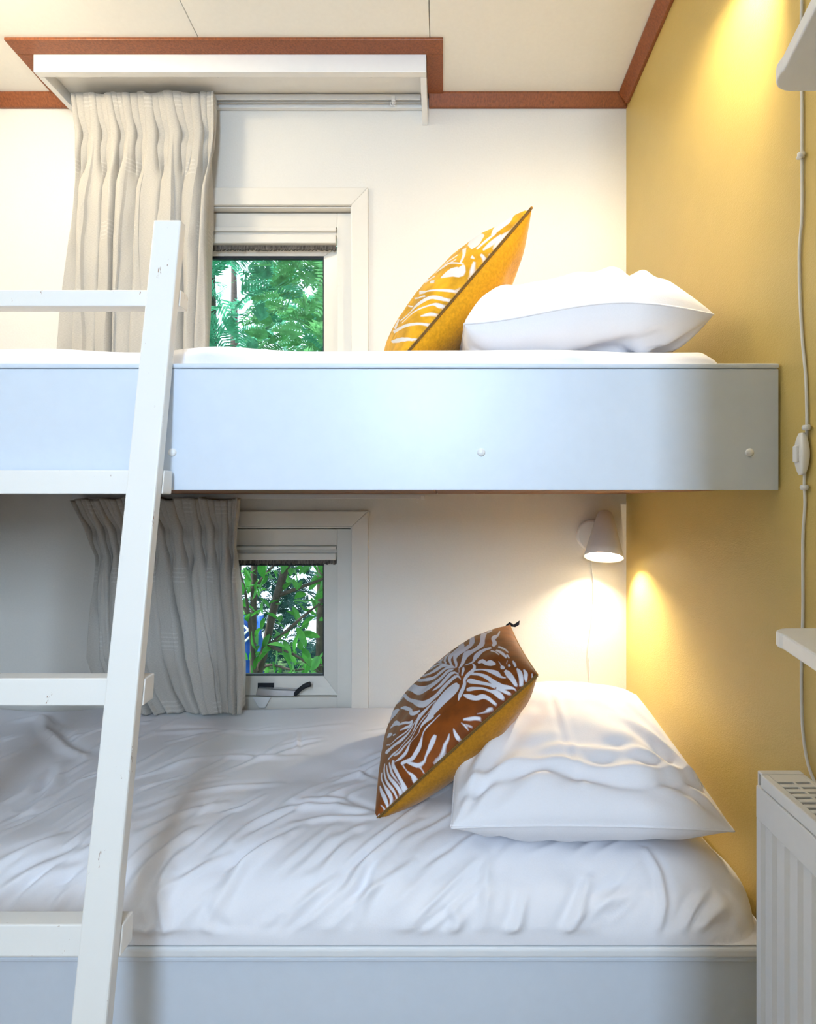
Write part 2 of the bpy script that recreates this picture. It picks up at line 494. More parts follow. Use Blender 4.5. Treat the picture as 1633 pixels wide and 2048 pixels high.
    O = [(sx0, z_sash_top), (sx1, z_sash_top), (sx1, z_sash_bot + .002), (sx0, z_sash_bot + .002)]
    I = [(gx0, z_glass_top), (gx1, z_glass_top), (gx1, z_glass_bot), (gx0, z_glass_bot)]
    for k in range(4):
        bar(O[k], O[(k + 1) % 4], I[(k + 1) % 4], I[k])
    gk = MB(); t = .005
    gk.box(gx0, gx1, gy - .003, gy + .012, z_glass_top - t * 1.6, z_glass_top); gk.box(gx0, gx1, gy - .003, gy + .012, z_glass_bot, z_glass_bot + t)
    gk.box(gx0, gx0 + t * .6, gy - .003, gy + .012, z_glass_bot + t, z_glass_top - t * 1.6); gk.box(gx1 - t * .6, gx1, gy - .003, gy + .012, z_glass_bot + t, z_glass_top - t * 1.6)
    gk.build('gasket', M['dark'], w)
    MB().box(gx0, gx1, gy + .006, gy + .010, z_glass_bot, z_glass_top).build('pane', M['glass'], w)
    return w
w1 = window('window_1', H(1.030), H(0.972), H(0.245), H(0.856), H(0.832), H(0.44), H(0.385), H(0.9146), H(0.856))
w1['label'] = 'cream plastic window above the top bunk looking onto conifer foliage'
w2 = window('window_2', H(-0.0362), H(-0.088), H(-0.795), H(-0.190), H(-0.216), H(-0.600), H(-0.663), H(-0.1535), H(-0.2004))
w2['label'] = 'white plastic window above the bottom bunk with a folding latch'
# latch of the lower window
MB().box(*[P(513, 1376, 1.93).x, P(545, 1376, 1.93).x], 1.9435, 1.947, P(0, 1385, 1.93).z, P(0, 1369, 1.93).z).build('latch_slot', M['dark'], w2)
a, b_ = P(518, 1383, 1.925), P(595, 1385, 1.915)
MB().add([a + Vector((-.004, -.006, .012)), b_ + Vector((.004, -.006, .010)), b_ + Vector((-.010, -.012, -.010)), a + Vector((-.008, -.012, -.010)),
          a + Vector((-.004, .016, .012)), b_ + Vector((.004, .016, .010)), b_ + Vector((-.010, .016, -.010)), a + Vector((-.008, .016, -.010))],
         [(0, 1, 2, 3), (7, 6, 5, 4), (0, 4, 5, 1), (1, 5, 6, 2), (2, 6, 7, 3), (3, 7, 4, 0)]).build('latch_lever', M['metal'], w2, bevel=.003)
MB().tube(catmull([P(590, 1389, 1.912), P(600, 1379, 1.908), P(612, 1371, 1.905), P(622, 1368, 1.905)], 5), [.0075] * 8 + [.0085] * 5 + [.009, .009, .006], 10).build('latch_grip', M['dark'], w2, smooth=True)
poly = [(505, 1394), (543, 1394), (530, 1416), (518, 1416)]
vs = [P(x, y, 1.918) for x, y in poly] + [P(x, y, 1.930) for x, y in poly]
MB().add(vs, [(0, 1, 2, 3), (7, 6, 5, 4)] + [(i, i + 4, (i + 1) % 4 + 4, (i + 1) % 4) for i in range(4)]).build('latch_bracket', M['white2'], w2, bevel=.0015)

# the window behind the camera (source of the daylight)
w3 = empty('window_3', (-0.1, FRONT, H(0.20))); tag(w3, kind='structure')
fb = MB(); fb.box(-.33, -.30, FRONT - .09, FRONT - .03, H(.20), H(1.30)); fb.box(.10, .13, FRONT - .09, FRONT - .03, H(.20), H(1.30))
fb.box(-.30, .10, FRONT - .09, FRONT - .03, H(.20), H(.24)); fb.box(-.30, .10, FRONT - .09, FRONT - .03, H(1.26), H(1.30))
fb.build('frame', M['upvc'], w3)
MB().box(-.30, .10, FRONT - .062, FRONT - .058, H(.24), H(1.26)).build('pane', M['glass'], w3)

# ------------------------------------------------------------------ bunks
SL_Z = 0.018
RAIL = 1.035
def screw_cap(x, z, d, parent, r=.0075):
    MB().lathe([(r, 0), (r * .95, .0018), (r * .7, .0034), (r * .3, .0042), (.0001, .0044)], (x, d, z), (0, -1, 0), 20).build('screw_cap', M['white2'], parent, smooth=True)

up = empty('bunk_bed_base', (-0.43, 1.45, H(SL_Z)))
tag(up, 'upper bunk base with a deep white front board and round screw caps', 'bunk bed', 'built-in bunks')
MB().box(LX + .001, RX - .004, RAIL, RAIL + .020, H(SL_Z), H(.236)).build('front_board', M['rail'], up, bevel=.001)
MB().box(LX + .001, RX - .004, RAIL - .003, RAIL + .021, H(.2365), H(.2457)).build('edge_strip', M['rail'], up, bevel=.003, seg=3)
for px in (345, 963, 1500):
    q = P(px, 905, RAIL); screw_cap(q.x, q.z, RAIL, up)
x = LX + .003; sl = None; k = 0
while x < RX - .05:
    wd = min(.118, RX - .002 - x)
    MB().box(x, x + wd, RAIL + .022, BACK - .004, H(SL_Z + .002), H(SL_Z + .020)).build('slat', M['plywood'], up, bevel=.002, seg=1)
    x += .121
MB().box(LX + .003, RX - .003, BACK - .045, BACK - .003, H(SL_Z + .022), H(SL_Z + .07)).build('back_batten', M['plywood'], up)

low = empty('bunk_bed_base', (-0.43, 1.45, 0))
tag(low, 'lower bunk base, plain pale board below the white duvet down to the floor', 'bunk bed', 'built-in bunks')
MB().box(LX + .001, RX - .002, RAIL + .008, RAIL + .030, 0.001, H(-.822)).build('front_board', M['rail'], low)
MB().box(LX + .001, RX - .002, RAIL - .006, RAIL + .034, H(-.822), H(-.801)).build('edge_strip', M['white'], low, bevel=.006, seg=3)
MB().box(LX + .001, RX - .002, RAIL - .001, RAIL + .008, H(-.832), H(-.822)).build('edge_bead', M['rail'], low, bevel=.003)
x = LX + .003
MB().box(LX + .003, RX - .003, RAIL + .031, BACK - .004, H(-.90), H(-.88)).build('platform', M['plywood'], low)

# ------------------------------------------------------------------ bedding surfaces
def crease_field(X, Y, creases):
    """sum of ridge-and-valley folds: each (points[(x,y)...], width, height)"""
    Z = np.zeros_like(X)
    for pts, wdt, amp in creases:
        pts = np.array(pts, float); segs = len(pts) - 1
        best = np.full(X.shape, 1e9); sg = np.zeros_like(X); tt = np.zeros_like(X)
        L = np.r_[0, np.cumsum(np.linalg.norm(np.diff(pts, axis=0), axis=1))]
        for i in range(segs):
            a = pts[i]; e = pts[i + 1] - a; l2 = (e ** 2).sum()
            t = np.clip(((X - a[0]) * e[0] + (Y - a[1]) * e[1]) / l2, 0, 1)
            dx = X - a[0] - t * e[0]; dy = Y - a[1] - t * e[1]
            dd = np.hypot(dx, dy); cr = np.sign(e[0] * dy - e[1] * dx)
            m = dd < best
            best = np.where(m, dd, best); sg = np.where(m, cr, sg); tt = np.where(m, (L[i] + t * (L[i + 1] - L[i])) / L[-1], tt)
        q = best * sg / wdt
        taper = np.sin(np.pi * np.clip(tt * .92 + .04, 0, 1)) ** .7
        Z += amp * taper * (np.exp(-q * q) - .75 * np.exp(-((q - 1.7) / 1.1) ** 2) - .25 * np.exp(-((q + 1.9) / 1.3) ** 2))
    return Z

def bed_surface(name, x0, x1, y0, y1, ztop, hdrop, R, mat, disp, nx=330, ny=190, power=2.0, right_round=True, parent=None, back_round=0.03):
    """covered top that rolls down at the front and right ends"""
    # non-uniform parameters, dense where it rolls over
    def axis(lo, hi, n, dense_lo, dense_hi, Rl):
        t = np.linspace(0, 1, n)
        k = 60; th = np.linspace(0, math.pi / 2, k)
        e = Rl * (1 - np.cos(th)) ; 
        inner = np.linspace(lo + (Rl if dense_lo else 0), hi - (Rl if dense_hi else 0), n)
        out = inner
        if dense_lo: out = np.r_[lo + e[:-1], out]
        if dense_hi: out = np.r_[out, (hi - e[::-1])[1:]]
        return out
    xs = axis(x0, x1, nx, False, right_round, R); ys = axis(y0, y1, ny, True, False, R)
    X, Y = np.meshgrid(xs, ys)
    ef = np.clip((Y - y0) / R, 0, 1); er = np.clip((x1 - X) / R, 0, 1) if right_round else np.ones_like(X)
    gf = 1 - ef; gr = 1 - er
    g = np.clip((gf ** 2.6 + gr ** 2.6) ** (1 / 2.6), 0, 1)
    prof = np.power(np.clip(1 - g ** power, 0, 1), 1 / power)
    Z = ztop - hdrop * (1 - prof)
    eb = np.clip((y1 - Y) / back_round, 0, 1); Z -= .02 * (1 - eb) ** 2
    Pts = np.stack([X, Y, Z], axis=2)
    n = grid_normals(Pts)
    Yu = np.where(gf > 0, y0 + R - np.arcsin(np.clip(gf, 0, 1)) * (R + hdrop) / 2, Y)
    D = disp(X, Yu, g)
    lim = sstep(1.0, .98, g)        # keep the lowest hem where it is
    Pts = Pts + n * (D * lim)[..., None]
    Pts[..., 1] = np.maximum(Pts[..., 1], y0 - .03)
    nu, nv = len(xs), len(ys)
    o = mesh_obj(name, Pts.reshape(-1, 3), grid_faces(nu, nv), mat, parent, smooth=True)
    return o

# upper mattress in a white fitted sheet
random.seed(11)
mat_up = empty('mattress', (-0.43, 1.45, H(.038)))
tag(mat_up, 'thin mattress in a white sheet on the upper bunk', 'mattress')
MB().box(LX + .01, .535, RAIL + .030, 1.862, H(.0395), H(.215)).build('mattress_core', M['sheet'], mat_up, bevel=.03, seg=3)
cr = []
for i in range(26):
    xx = random.uniform(-1.4, .5); yy = random.uniform(1.06, 1.75); L = random.uniform(.08, .3); an = random.uniform(-.5, .5)
    cr.append(([(xx, yy), (xx + L * math.cos(an), yy + L * math.sin(an) * .4)], random.uniform(.008, .02), random.uniform(.002, .005)))
for px0, y0_, px1, y1_ in ((350, 700, 480, 735), (395, 690, 440, 700), (1020, 690, 1200, 735), (1340, 720, 1480, 745), (560, 700, 700, 735), (1130, 700, 1180, 730)):
    cr.append(([((px0 - CX) * 1.08 / F, 1.075), ((px1 - CX) * 1.07 / F, 1.063)], .012, .005))
def disp_up(X, Y, g):
    return crease_field(X, Y, cr) * .8 + .003 * vnoise(X * 5, Y * 9) + .010 * np.exp(-(((X + .44) / .09) ** 2 + ((Y - 1.09) / .08) ** 2)) * (1 - g)
bed_surface('sheet', LX + .006, .557, RAIL + .026, 1.868, H(.290), .150, .062, M['sheet'], disp_up, nx=300, ny=110, parent=mat_up)

# lower mattress and duvet
ml = empty('mattress', (-0.43, 1.45, H(-.88)))
tag(ml, 'mattress under the white duvet on the lower bunk', 'mattress')
MB().box(LX + .01, .57, RAIL + .035, 1.88, H(-.8795), H(-.73)).build('mattress_core', M['sheet'], ml, bevel=.03, seg=3)

# profile of the duvet from the back to the hem: photo row -> (unrolled position, distance)
DU_Y0, DU_R, DU_DROP, DU_TOP, DU_POW = RAIL - .004, .125, .122, -.676, 2.3
_g = np.sin(np.linspace(0, math.pi / 2, 80))
_Y = np.r_[np.linspace(1.89, DU_Y0 + DU_R, 80), DU_Y0 + DU_R * (1 - _g[1:])]
_Z = np.r_[np.full(80, DU_TOP), DU_TOP - DU_DROP * (1 - np.clip(1 - _g[1:] ** DU_POW, 0, 1) ** (1 / DU_POW))]
_Yu = np.r_[_Y[:80], DU_Y0 + DU_R - np.arcsin(np.clip(_g[1:], 0, 1)) * (DU_R + DU_DROP) / 2]
_row = np.maximum.accumulate(CY - _Z * F / _Y)
def bp(px, py):       # point of the lower bed's cover, unrolled, seen at a photo pixel
    d = float(np.interp(py, _row, _Y)); return ((px - CX) * d / F, float(np.interp(py, _row, _Yu)))
dc = []
def fold(pts, w, a): dc.append(([bp(*p) for p in pts], w, a))
# folds of the duvet, nearest first
def zf(ox, oy, k, *pts): return [(ox + x * k, oy + y * k) for x, y in pts]
L6 = lambda *p: zf(0, 1380, .4654, *p)
R5 = lambda *p: zf(880, 1340, .404, *p)
for pts, w, a in [
    (L6((540, 935), (620, 800), (720, 700), (830, 615)), .011, .010),
    (L6((640, 940), (700, 830), (790, 690)), .010, .009),
    (L6((690, 1085), (722, 1020), (702, 900), (750, 800)), .010, .010),
    (L6((900, 970), (960, 880), (1050, 760), (1200, 660)), .011, .010),
    (L6((910, 900), (1000, 780), (1130, 690), (1300, 600)), .010, .008),
    (L6((1370, 820), (1440, 720), (1520, 650)), .010, .007),
    (L6((1480, 880), (1560, 770), (1640, 690)), .010, .008),
    (L6((1545, 970), (1600, 840), (1640, 740)), .010, .008),
    (L6((0, 880), (150, 800), (370, 700)), .012, .010),
    (L6((140, 890), (250, 800), (360, 760)), .011, .008),
    (L6((250, 960), (290, 880), (350, 820)), .011, .008),
    (L6((0, 760), (120, 700), (250, 640)), .012, .007),
    (L6((620, 1060), (660, 1000), (650, 940)), .010, .007),
    (L6((880, 1010), (920, 1060), (980, 1085)), .010, .007),
    (L6((600, 640), (760, 560), (960, 500)), .012, .006),
    (L6((600, 540), (800, 470), (1000, 420), (1200, 400)), .012, .005),
    (L6((620, 360), (800, 300), (1000, 280), (1300, 270)), .012, .005),
    (L6((640, 180), (900, 160), (1200, 170), (1500, 150)), .012, .004),
    (L6((1050, 600), (1250, 520), (1450, 500), (1620, 545)), .011, .007),
    (L6((1250, 590), (1400, 560), (1620, 555)), .010, .006),
    (L6((1300, 480), (1450, 470), (1600, 530)), .010, .005),
    (L6((1400, 380), (1540, 340), (1620, 380)), .011, .005),
    (L6((0, 560), (130, 500), (230, 400), (260, 300)), .014, .007),
    (L6((0, 470), (100, 420), (200, 330)), .013, .006),
    (L6((180, 110), (200, 180), (280, 240), (370, 270)), .014, .010),
    (L6((60, 120), (180, 100), (240, 150)), .015, .010),
    (L6((1280, 180), (1275, 250)), .006, .004),
    (R5((620, 1310), (680, 1200), (745, 1040)), .010, .009),
    (R5((690, 1230), (800, 1150), (960, 1100)), .011, .006),
    (R5((1020, 880), (1090, 1000), (1112, 1150), (1080, 1300)), .008, .008),
    (R5((1200, 1310), (1250, 1200), (1310, 1110)), .009, .009),
    (R5((1250, 1320), (1330, 1230), (1410, 1140)), .009, .009),
    (R5((1420, 1340), (1480, 1270), (1500, 1200)), .009, .007),
    (R5((330, 1330), (390, 1240), (420, 1100)), .010, .007),
    (R5((60, 1330), (90, 1240), (60, 1150)), .010, .006),
    (R5((200, 1300), (230, 1180), (230, 900)), .010, .005),
]: fold(pts, w, a)
random.seed(5)
for i in range(120):
    px, py = random.uniform(0, 1300), random.uniform(1440, 1840)
    L = random.uniform(60, 170); sl_ = random.uniform(.15, .55) + (py - 1500) / 600
    fold([(px - L / 2, py + L * sl_ / 2), (px, py + random.uniform(-6, 6)), (px + L / 2, py - L * sl_ / 2)], random.uniform(.005, .010), random.uniform(.0015, .004))
def disp_duvet(X, Y, g):
    Z = crease_field(X, Y, dc) * 1.15
    Z += .012 * vnoise(X * 3.1 + 4, Y * 4.0) + .004 * vnoise(X * 9, Y * 12)
    # gathers on the rolled front edge
    w = sstep(.25, .8, g)
    Z += w * (.007 * vnoise(X * 6 + Y * 3, Y * 3) + .005 * vnoise(X * 17 + Y * 9, Y * 4))
    Z -= .012 * np.exp(-(((X + .02) / .16) ** 2 + ((Y - 1.30) / .12) ** 2))      # hollow under the cushion
    return Z
duv = bed_surface('duvet', LX + .006, .598, RAIL - .004, 1.893, H(-.676), .122, .125, M['sheet'], disp_duvet, nx=420, ny=230, power=2.3)
tag(duv, 'rumpled white duvet spread over the lower bunk', 'duvet')

# ------------------------------------------------------------------ pillows and cushions
def pillow_grids(n, W, D, T, bow=.05, e=.55, pw=3.0):
    t = np.sin(np.linspace(-math.pi / 2, math.pi / 2, n)) * .65 + np.linspace(-1, 1, n) * .35
    U, V = np.meshgrid(t, t)
    x = W / 2 * U * (1 - bow * (1 - V ** 2) * np.abs(U) ** 4)
    y = D / 2 * V * (1 - bow * (1 - U ** 2) * np.abs(V) ** 4)
    th = T / 2 * (np.clip(1 - np.abs(U) ** pw, 0, 1) * np.clip(1 - np.abs(V) ** pw, 0, 1)) ** e
    return U, V, x, y, th

def basis_place(x, y, z, center, e1, e2, nrm):
    return (np.asarray(center) + x[..., None] * np.asarray(e1) + y[..., None] * np.asarray(e2) + z[..., None] * np.asarray(nrm))

def pillow(name, label, center, W, D, T, tilt, rotz, wr, ground, hem=True, seed=0, sag=None, e=.5, pw=2.6):
    root = empty(name, center); tag(root, label, 'pillow', 'white bed pillows')
    n = 120
    U, V, x, y, th = pillow_grids(n, W, D, T, .035, e, pw)
    rs = np.random.RandomState(seed)
    ct, st = math.cos(tilt), math.sin(tilt); cz, sz = math.cos(rotz), math.sin(rotz)
    e1 = np.array([cz, sz, 0]); e2 = np.array([-sz * ct, cz * ct, st]); nn = np.cross(e1, e2)
    edge = np.maximum(np.abs(U), np.abs(V)); cen = sstep(1.0, .8, edge)
    for side in (1, -1):
        z = side * th
        w = wr(U, V, side) * cen
        z = z + side * w
        if sag is not None: z = z + sag(U, V)
        Pts = basis_place(x, y, z, center, e1, e2, nn)
        if side == -1 or True:
            # rest on the bedding: soft floor
            lowz = ground
            Pts[..., 2] = np.where(Pts[..., 2] < lowz, lowz + (Pts[..., 2] - lowz) * .06, Pts[..., 2])
        mesh_obj('top_cover' if side == 1 else 'bottom_cover', Pts.reshape(-1, 3), grid_faces(n, n, side == -1), M['sheet'], root, smooth=True)
    # seam along the rim
    rim = [(i, 0) for i in range(0, n, 3)] + [(n - 1, j) for j in range(0, n, 3)] + [(i, n - 1) for i in range(n - 1, -1, -3)] + [(0, j) for j in range(n - 1, -1, -3)]
    zz = np.zeros_like(x) + (sag(U, V) if sag is not None else 0)
    Pr = basis_place(x, y, zz, center, e1, e2, nn); Pr[..., 2] = np.maximum(Pr[..., 2], ground)
    MB().tube([Pr[j, i] for i, j in rim], .0022, 6).build('seam', M['sheet'], root, smooth=True)
    return root

def wr_low(U, V, s):
    a = np.arctan2(V + 1.3, U + 1.2); r = np.hypot(U + 1.2, V + 1.3)
    a2 = np.arctan2(V + 1.2, U - 1.25); r2 = np.hypot(U - 1.25, V + 1.2)
    w = .006 * np.sin(a * 26 + 2 * vnoise(U * 2, V * 2)) * np.exp(-r * 1.2) * 2.2 + .006 * np.sin(a2 * 24 + 1) * np.exp(-r2 * 1.4) * 2
    w += .006 * vnoise(U * 2.3 + 5, V * 2.3) + .003 * vnoise(U * 6, V * 5)
    # flap line of the pillowcase near the front
    w += crease_field(U, V, [([(-.95, -.75), (-.6, -.35), (-.35, .0)], .07, .012), ([(-.9, -.5), (-.7, .1), (-.5, .5)], .06, .009), ([(.0, -.95), (-.04, -.3), (-.02, .3)], .03, .003),
        ([(.95, -.8), (.7, -.35), (.5, -.05)], .06, .010), ([(.95, -.5), (.8, .0), (.65, .35)], .05, .007), ([(.1, -.6), (.45, -.55), (.8, -.62)], .05, .007), ([(-.5, -.62), (-.1, -.5), (.25, -.55)], .05, .006)])
    q = (V + .70 + .05 * np.sin(U * 5)) / .045
    w += .009 * (np.exp(-q * q) - np.exp(-((q + 1.6)) ** 2))
    return w
pillow('pillow', 'plump white pillow on the lower bunk behind the brown zebra cushion', (.286, 1.365, H(-.588)), .528, .58, .195, .10, -.02, wr_low, H(-.668), seed=2)

def wr_up(U, V, s):
    a2 = np.arctan2(V + 1.2, U - 1.25); r2 = np.hypot(U - 1.25, V + 1.2)
    w = .010 * np.sin(a2 * 22 + 1) * np.exp(-r2 * 1.3) * 2 * sstep(.2, -.4, V) + .003 * vnoise(U * 2 + 9, V * 2.3) + .004 * vnoise(U * 6 + 3, V * 5)
    w += crease_field(U, V, [([(-.9, -.8), (-.5, -.5), (0, -.35), (.5, -.4)], .07, .007), ([(.9, -.5), (.6, -.65), (.45, -.9)], .06, .008), ([(-.95, -.55), (-.6, -.45), (-.2, -.3)], .08, .006), ([(.95, -.1), (.7, -.3), (.5, -.4)], .06, .005)])
    w += .004 * vnoise(U * 1.6 + 2, V * 1.7 + 8)
    q = (V + .60 - .12 * U + .05 * np.sin(U * 4)) / .06
    w += .012 * (np.exp(-q * q) - np.exp(-((q + 1.5)) ** 2))
    return w
pillow('pillow', 'white pillow on the upper bunk in front of the yellow wall', (.280, 1.40, H(.378)), .495, .54, .196, .04, .04, wr_up, H(.293), seed=4, e=.42, pw=3.2,
       sag=lambda U, V: .024 * np.cos((U - .30) * 2.2))

def cushion_mat(name, base, stripe):
    m, nt, b = new_mat(name)
    at = N(nt, 'ShaderNodeAttribute', attribute_name='stripe')
    rp = N(nt, 'ShaderNodeValToRGB'); e = rp.color_ramp.elements
    e[0].position = .485; e[0].color = (1, 1, 1, 1); e[1].position = .515; e[1].color = (0, 0, 0, 1)
    nt.links.new(at.outputs['Fac'], rp.inputs['Fac'])
    nz = N(nt, 'ShaderNodeTexNoise', Scale=26.0, Detail=5.0)
    tc = N(nt, 'ShaderNodeTexCoord'); nt.links.new(tc.outputs['Object'], nz.inputs['Vector'])
    r2 = N(nt, 'ShaderNodeValToRGB')
    r2.color_ramp.elements[0].position = .3; r2.color_ramp.elements[1].position = .72
    r2.color_ramp.elements[0].color = tuple(c * .62 for c in base) + (1,); r2.color_ramp.elements[1].color = tuple(min(1, c * 1.3) for c in base) + (1,)
    nt.links.new(nz.outputs['Fac'], r2.inputs['Fac'])
    mx = N(nt, 'ShaderNodeMix', data_type='RGBA'); mx.inputs['B'].default_value = stripe + (1,)
    nt.links.new(r2.outputs['Color'], mx.inputs['A']); nt.links.new(rp.outputs['Color'], mx.inputs['Factor'])
    nt.links.new(mx.outputs['Result'], b.inputs['Base Color'])
    b.inputs['Roughness'].default_value = .65; b.inputs['Specular IOR Level'].default_value = .25
    # pile stands proud of the printed-free white ground
    sh = N(nt, 'ShaderNodeMath', operation='SUBTRACT'); sh.inputs[0].default_value = 1.0
    nt.links.new(rp.outputs['Color'], sh.inputs[1])
    bpn = N(nt, 'ShaderNodeBump', Strength=.35, Distance=.0015)
    nt.links.new(sh.outputs[0], bpn.inputs['Height']); nt.links.new(bpn.outputs['Normal'], b.inputs['Normal'])
    ml_ = N(nt, 'ShaderNodeMath', operation='MULTIPLY'); ml_.inputs[1].default_value = .16
    nt.links.new(sh.outputs[0], ml_.inputs[0]); nt.links.new(ml_.outputs[0], b.inputs['Sheen Weight'])
    b.inputs['Sheen Tint'].default_value = (1, .75, .35, 1)
    return m
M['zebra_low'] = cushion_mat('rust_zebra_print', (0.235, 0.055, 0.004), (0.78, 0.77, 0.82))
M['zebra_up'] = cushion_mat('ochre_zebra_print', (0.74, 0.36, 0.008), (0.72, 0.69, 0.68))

def stripe_field(U, V, text):
    """signed distance on the cloth to the white stripes (closed outlines in cloth coordinates x 1000)"""
    best = np.full(U.shape, .125); uu, vv = U.ravel(), V.ravel(); bb = best.ravel()
    for line in text.split('\n'):
        pl = np.array([[float(c) for c in q.split(',')] for q in line.split()]) / 1000.0
        lo, hi = pl.min(0) - .13, pl.max(0) + .13
        ix = np.nonzero((uu > lo[0]) & (uu < hi[0]) & (vv > lo[1]) & (vv < hi[1]))[0]
        if not len(ix): continue
        x, y = uu[ix], vv[ix]; d = np.full(len(ix), 9.0); inside = np.zeros(len(ix), bool)
        for i in range(len(pl)):
            ax, ay = pl[i]; bx, by = pl[(i + 1) % len(pl)]; ex, ey = bx - ax, by - ay
            t = np.clip(((x - ax) * ex + (y - ay) * ey) / (ex * ex + ey * ey + 1e-12), 0, 1)
            d = np.minimum(d, np.hypot(x - ax - t * ex, y - ay - t * ey))
            if by != ay:
                inside ^= ((ay > y) != (by > y)) & (x < ex * (y - ay) / (by - ay) + ax)
        bb[ix] = np.minimum(bb[ix], np.where(inside, -d, d))
    return bb.reshape(U.shape)

def cushion(label, center, e1, e2, size, T, zebra, velvet, strokes, bend, group, tab=True, n=260, back_k=.9):
    """e1: along the near seam from bottom to top, e2: away along the bed"""
    e1 = np.array(e1, float); e1 /= np.linalg.norm(e1); e2 = np.array(e2, float); e2 -= e1 * e2.dot(e1); e2 /= np.linalg.norm(e2)
    nn = np.cross(e2, e1)
    if nn[0] > 0: nn = -nn
    root = empty('cushion', center); tag(root, label, 'cushion', group)
    U, V, x, y, th = pillow_grids(n, size, size, T, .020, .52, 2.3)
    bz = bend(U, V)
    edge = np.maximum(np.abs(U), np.abs(V)); cen = sstep(1.0, .75, edge)
    # front: zebra cloth
    z = th * 1.1 + bz + cen * (.003 * vnoise(U * 5, V * 5) + .004 * vnoise(U * 2, V * 2 + 7))
    flip = np.dot(np.cross(e1, e2), nn) < 0
    Pts = basis_place(x, y, z, center, e1, e2, nn)
    fo = mesh_obj('printed_front', Pts.reshape(-1, 3), grid_faces(n, n, flip), zebra, root, smooth=True)
    fld = stripe_field(U, V, strokes)
    at = fo.data.attributes.new('stripe', 'FLOAT', 'POINT')
    at.data.foreach_set('value', np.clip(.5 + fld * 4.0, 0, 1).astype(np.float32).ravel())
    # back: plain velvet
    m = 70
    U2, V2, x2, y2, th2 = pillow_grids(m, size, size, T, .020, .52, 2.3)
    c2 = sstep(1.0, .75, np.maximum(np.abs(U2), np.abs(V2)))
    z2 = -th2 * back_k + bend(U2, V2) + c2 * .004 * vnoise(U2 * 4 + 3, V2 * 4)
    P2 = basis_place(x2, y2, z2, center, e1, e2, nn)
    mesh_obj('velvet_back', P2.reshape(-1, 3), grid_faces(m, m, not flip), velvet, root, smooth=True)
    # zip along the near seam, piping on the others
    near = [basis_place(x[0:1, i:i + 1], y[0:1, i:i + 1], bz[0:1, i:i + 1], center, e1, e2, nn)[0, 0] for i in range(0, n, 6)]
    off = -e2 * .001
    zp = MB().tube([Vector(q + off + nn * .0016) for q in near], .0016, 6).tube([Vector(q + off - nn * .0016) for q in near], .0016, 6)
    zo = zp.build('zip', M['zip'], root, smooth=True)
    for (a, b_) in (((0, -1), None),):
        pass
    rim = []
    rim += [(n - 1, j) for j in range(0, n, 5)] + [(i, n - 1) for i in range(n - 1, -1, -5)] + [(0, j) for j in range(n - 1, -1, -5)]
    pr = [basis_place(x[j:j + 1, i:i + 1], y[j:j + 1, i:i + 1], bz[j:j + 1, i:i + 1], center, e1, e2, nn)[0, 0] for i, j in rim]
    MB().tube([Vector(q) for q in pr], .0020, 6).build('seam', velvet, root, smooth=True)
    # zip pull at the bottom corner
    q = Vector(near[1]); 
    MB().tube([q, q + Vector((-.004, -.006, -.006)), q + Vector((-.008, -.010, -.014))], [.0025, .0022, .0032], 8).build('zip_pull', M['brass'], zo, smooth=True)
    if tab:
        c = Vector(basis_place(x[n - 1:n, n - 1:n], y[n - 1:n, n - 1:n], bz[n - 1:n, n - 1:n], center, e1, e2, nn)[0, 0])
        MB().add([c + Vector((-.012, .0, -.002)), c + Vector((.014, -.012, -.004)), c + Vector((.026, -.010, .002)), c + Vector((.028, -.004, .012)), c + Vector((.012, .0, .0)), c + Vector((0, .004, .006)),
                  c + Vector((-.012, .001, -.0005)), c + Vector((.014, -.011, -.0025)), c + Vector((.026, -.009, .0035)), c + Vector((.028, -.003, .0135)), c + Vector((.012, .001, .0015)), c + Vector((0, .005, .0075))],
                 [(0, 1, 4, 5), (1, 2, 3, 4), (11, 10, 7, 6), (10, 9, 8, 7), (0, 6, 7, 1), (1, 7, 8, 2), (2, 8, 9, 3), (3, 9, 10, 4), (4, 10, 11, 5), (5, 11, 6, 0)]).build('care_tag', M['dark'], root)
    return root

